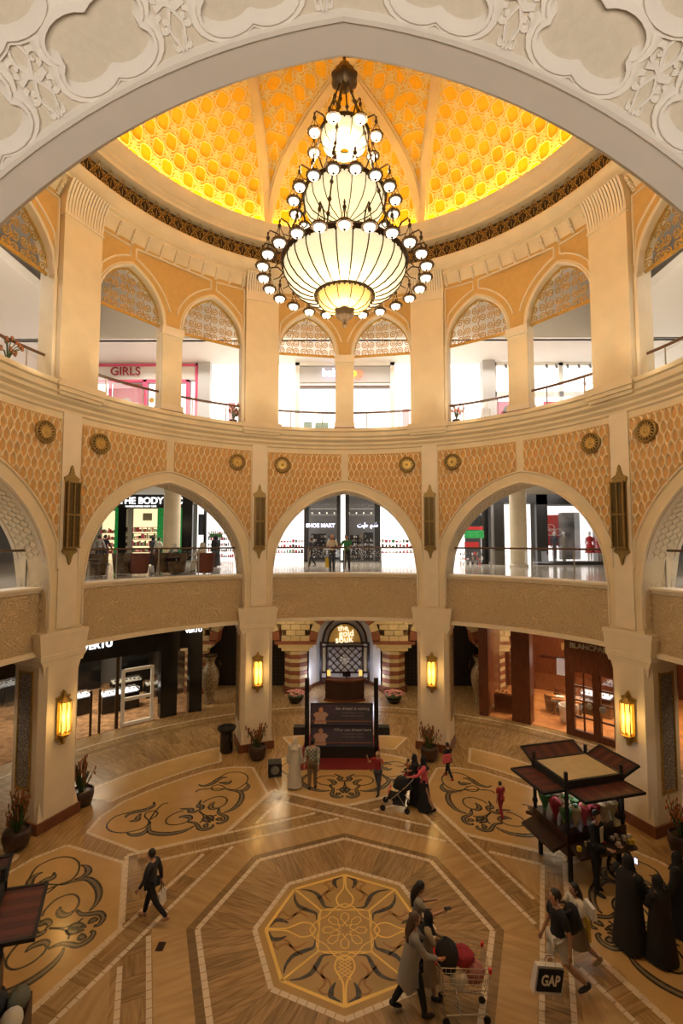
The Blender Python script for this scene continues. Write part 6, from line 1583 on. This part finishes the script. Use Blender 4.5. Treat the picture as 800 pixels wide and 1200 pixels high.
# shopping cart (trolley)
t = empty('shopping_cart', (2.02, -2.08, 0), rad(-92), 'wire shopping cart with red handle, loaded with a dark coat and red bags', 'cart')
def wire_box(mb, x0, x1, y0, y1, z0, z1, n, r=.006):
    for i in range(n+1):
        z = z0+(z1-z0)*i/n; k = .86+.14*i/n
        mb.tube([(x0*k, y0, z), (x1*k, y0, z), (x1*k, y1*k, z), (x0*k, y1*k, z), (x0*k, y0, z)], r, 4)
    for i in range(11):
        y = y0+(y1-y0)*i/10
        for x in (x0, x1): mb.tube([(x*.86, y0+(y-y0)*.86, z0), (x, y, z1)], r*.7, 4)
    for i in range(7): x = x0+(x1-x0)*i/6; mb.tube([(x*.86, y0, z0), (x*.86, y1*.86, z0)], r*.7, 4); mb.tube([(x*.86, y1*.86, z0), (x, y1, z1)], r*.7, 4)
mb = MB(); wire_box(mb, -.27, .27, -.38, .45, .50, .95, 5); mb.build('basket', 'steel', t, kind='stuff')
mb = MB()
for sg in (-1, 1): mb.tube([(sg*.25, -.45, 1.02), (sg*.25, -.36, .90), (sg*.24, -.34, .45), (sg*.24, -.30, .16), (sg*.18, .42, .16)], .014, 6)
mb.tube([(-.24, -.05, .18), (.24, -.05, .18)], .012, 5); mb.build('chassis', 'steel', t)
MB().tube([(-.28, -.46, 1.02), (.28, -.46, 1.02)], .018, 8).build('handle', 'red', t); 
for sg in (-1, 1): MB().box((sg*.27, .44, .93), (.05, .05, .07)).build('bumper', 'red', t)
for sx, sy in ((-.24, -.30), (.24, -.30), (-.18, .40), (.18, .40)): o = MB().lathe([(.06, -.012), (.06, .012)], 14).build('castor', 'black', t); o.location = (sx, sy, .062); o.rotation_euler = (0, rad(90), 0)
for nm, lab, pp, dd, m in (('coat', 'dark coat hung over the near end of the shopping cart', (1.78, -2.07, .93), (.20, .22, .26), 'cloth_black'), ('red_bag', 'crumpled dark red bag on top of the shopping cart load', (2.06, -2.03, .90), (.20, .19, .14), 'cloth_red'),
                         ('pink_parcel', 'dusty pink bag at the front of the shopping cart', (2.22, -2.10, .70), (.20, .18, .17), 'dusty_pink'), ('white_parcel', 'white and red plastic bag in the middle of the shopping cart', (1.96, -2.20, .66), (.16, .12, .14), 'cloth_white')):
    o = MB().ell((0, 0, 0), dd, 14, 9); rg = random.Random(len(nm)); o.v = [(x*(1+rg.uniform(-.12, .12)), y*(1+rg.uniform(-.12, .12)), z*(1+rg.uniform(-.12, .12))) for x, y, z in o.v]; o = o.build(nm, m, smooth=True); o.location = pp; setp(o, lab, 'bag' if nm != 'coat' else 'coat', 'load of the shopping cart')
# stroller
t = empty('stroller', (1.62, 4.28, 0), rad(75), 'dark folding stroller with red trim pushed by the woman in the pink shirt', 'stroller')
mb = MB()
for sg in (-1, 1): mb.tube([(sg*.23, -.50, 1.02), (sg*.23, -.30, .80), (sg*.22, .10, .42), (sg*.22, .42, .12)], .014, 6); mb.tube([(sg*.22, -.02, .55), (sg*.22, -.32, .12)], .014, 6)
mb.tube([(-.23, -.50, 1.02), (.23, -.50, 1.02)], .016, 6); mb.build('frame', 'steel', t)
MB().prism([(-.22, .62), (.06, .38), (.26, .42), (.30, .36), (.04, .30), (-.30, .58)], -.20, .20, lambda y, z, x: (x, y, z)).build('seat', 'cloth_black', t)
MB().lathe([(.02, .30), (.18, .27), (.27, .16), (.31, 0)], 14, c=(0, -.16, .66), sx=.8).build('canopy', 'cloth_black', t); MB().box((0, .24, .55), (.40, .04, .05)).build('red_bar', 'red', t); MB().box((0, -.05, .25), (.34, .36, .14)).build('basket', 'cloth_dark', t)
for sx in (-1, 1):
    for sy in (-.32, .42): o = MB().lathe([(.085, -.02), (.085, .02), (.03, .03)], 16).build('wheel', 'black', t); o.location = (sx*.24, sy, .086); o.rotation_euler = (0, rad(90), 0)
# people of the middle gallery
GZ = ZF(ML)
def mg(lab, px, Y, face, H, **k):
    x = (px-403.7)*(Y+1.213)/561
    q = person(lab, x*S, Y*S, face, H, z=GZ, **k); clean(q); return q
q = mg('bald man in a pale short-sleeved shirt leaning on the central railing', 389, 1.13, 195, 1.66, legs=((4, 0), (-4, 2)), arms=((30, 8, 60), (30, 8, 50)), top='cloth_white', bottom='denim', sleeves='short', hair='skin')
bag('yellow_bag', 'yellow carrier bag beside the man in the pale shirt at the railing', 'bag', Vector(((383.5-403.7)*2.33/561*S, 1.14*S, GZ+.62)), .20, .42, .06, 'yellow', 0, False)
mg('man in a bright green T-shirt leaning on the central railing', 406, 1.13, 165, 1.66, legs=((5, 0), (-5, 2)), arms=((35, 8, 60), (32, 8, 55)), top='cloth_green', bottom='cloth_dark', sleeves='short')
mg('woman in dark clothes walking away behind the two men at the railing', 365, 1.65, 60, 1.6, legs=((16, 4), (-16, 14)), top='cloth_dark', bottom='cloth_black')
mg('person in grey walking with a dark bag, leftmost in the cafe arch', 116, 1.75, 10, 1.72, legs=((12, 4), (-12, 10)), top='cloth_grey', bottom='cloth_dark')
mg('person in dark clothes beside the leftmost walker in the cafe arch', 123, 1.85, -20, 1.75, legs=((10, 4), (-10, 8)), top='cloth_dark', bottom='cloth_dark')
mg('woman in a black abaya walking left of the round pillar', 180, 1.8, 60, 1.65, legs=((6, 2), (-6, 4)), robe='cloth_black', veil='cloth_black')
mg('woman in a white top beside the black abaya, left of the round pillar', 186, 1.7, -30, 1.6, legs=((6, 2), (-8, 6)), top='cloth_white', bottom='cloth_black', sleeves='long')
mg('seated woman in a white headscarf and teal top before the round pillar', 205, 1.10, 30, 1.6, sit=True, legs=((88, 88), (88, 88)), arms=((40, 8, 40), (40, 8, 40)), top='cloth_teal', bottom='cloth_black', veil='cloth_white')
mg('man in white robe seated in the reddish cafe chair', 236, 1.06, 60, 1.7, sit=True, lean=-8, legs=((85, 70), (85, 80)), arms=((40, 8, 40), (40, 8, 40)), top='cloth_white', bottom='cloth_white', veil='cloth_white')
mg('woman in long black abaya at the far right of the cafe arch', 253, 1.6, 50, 1.68, legs=((6, 2), (-6, 4)), robe='cloth_black', veil='cloth_black')
q = person('dark-haired person on the upper gallery in front of the GIRLS shop windows', -1.12*S, 1.16*S, 30, 1.7, z=ZF(.50), legs=((4, 0), (-4, 2)), top='cloth_black', bottom='cloth_black'); clean(q)
q = person('woman in a white headscarf on the upper gallery beside the grey column', .70*S, 1.12*S, 10, 1.68, z=ZF(.50), legs=((4, 0), (-4, 2)), top='cloth_white', bottom='cloth_white', veil='cloth_white'); clean(q)
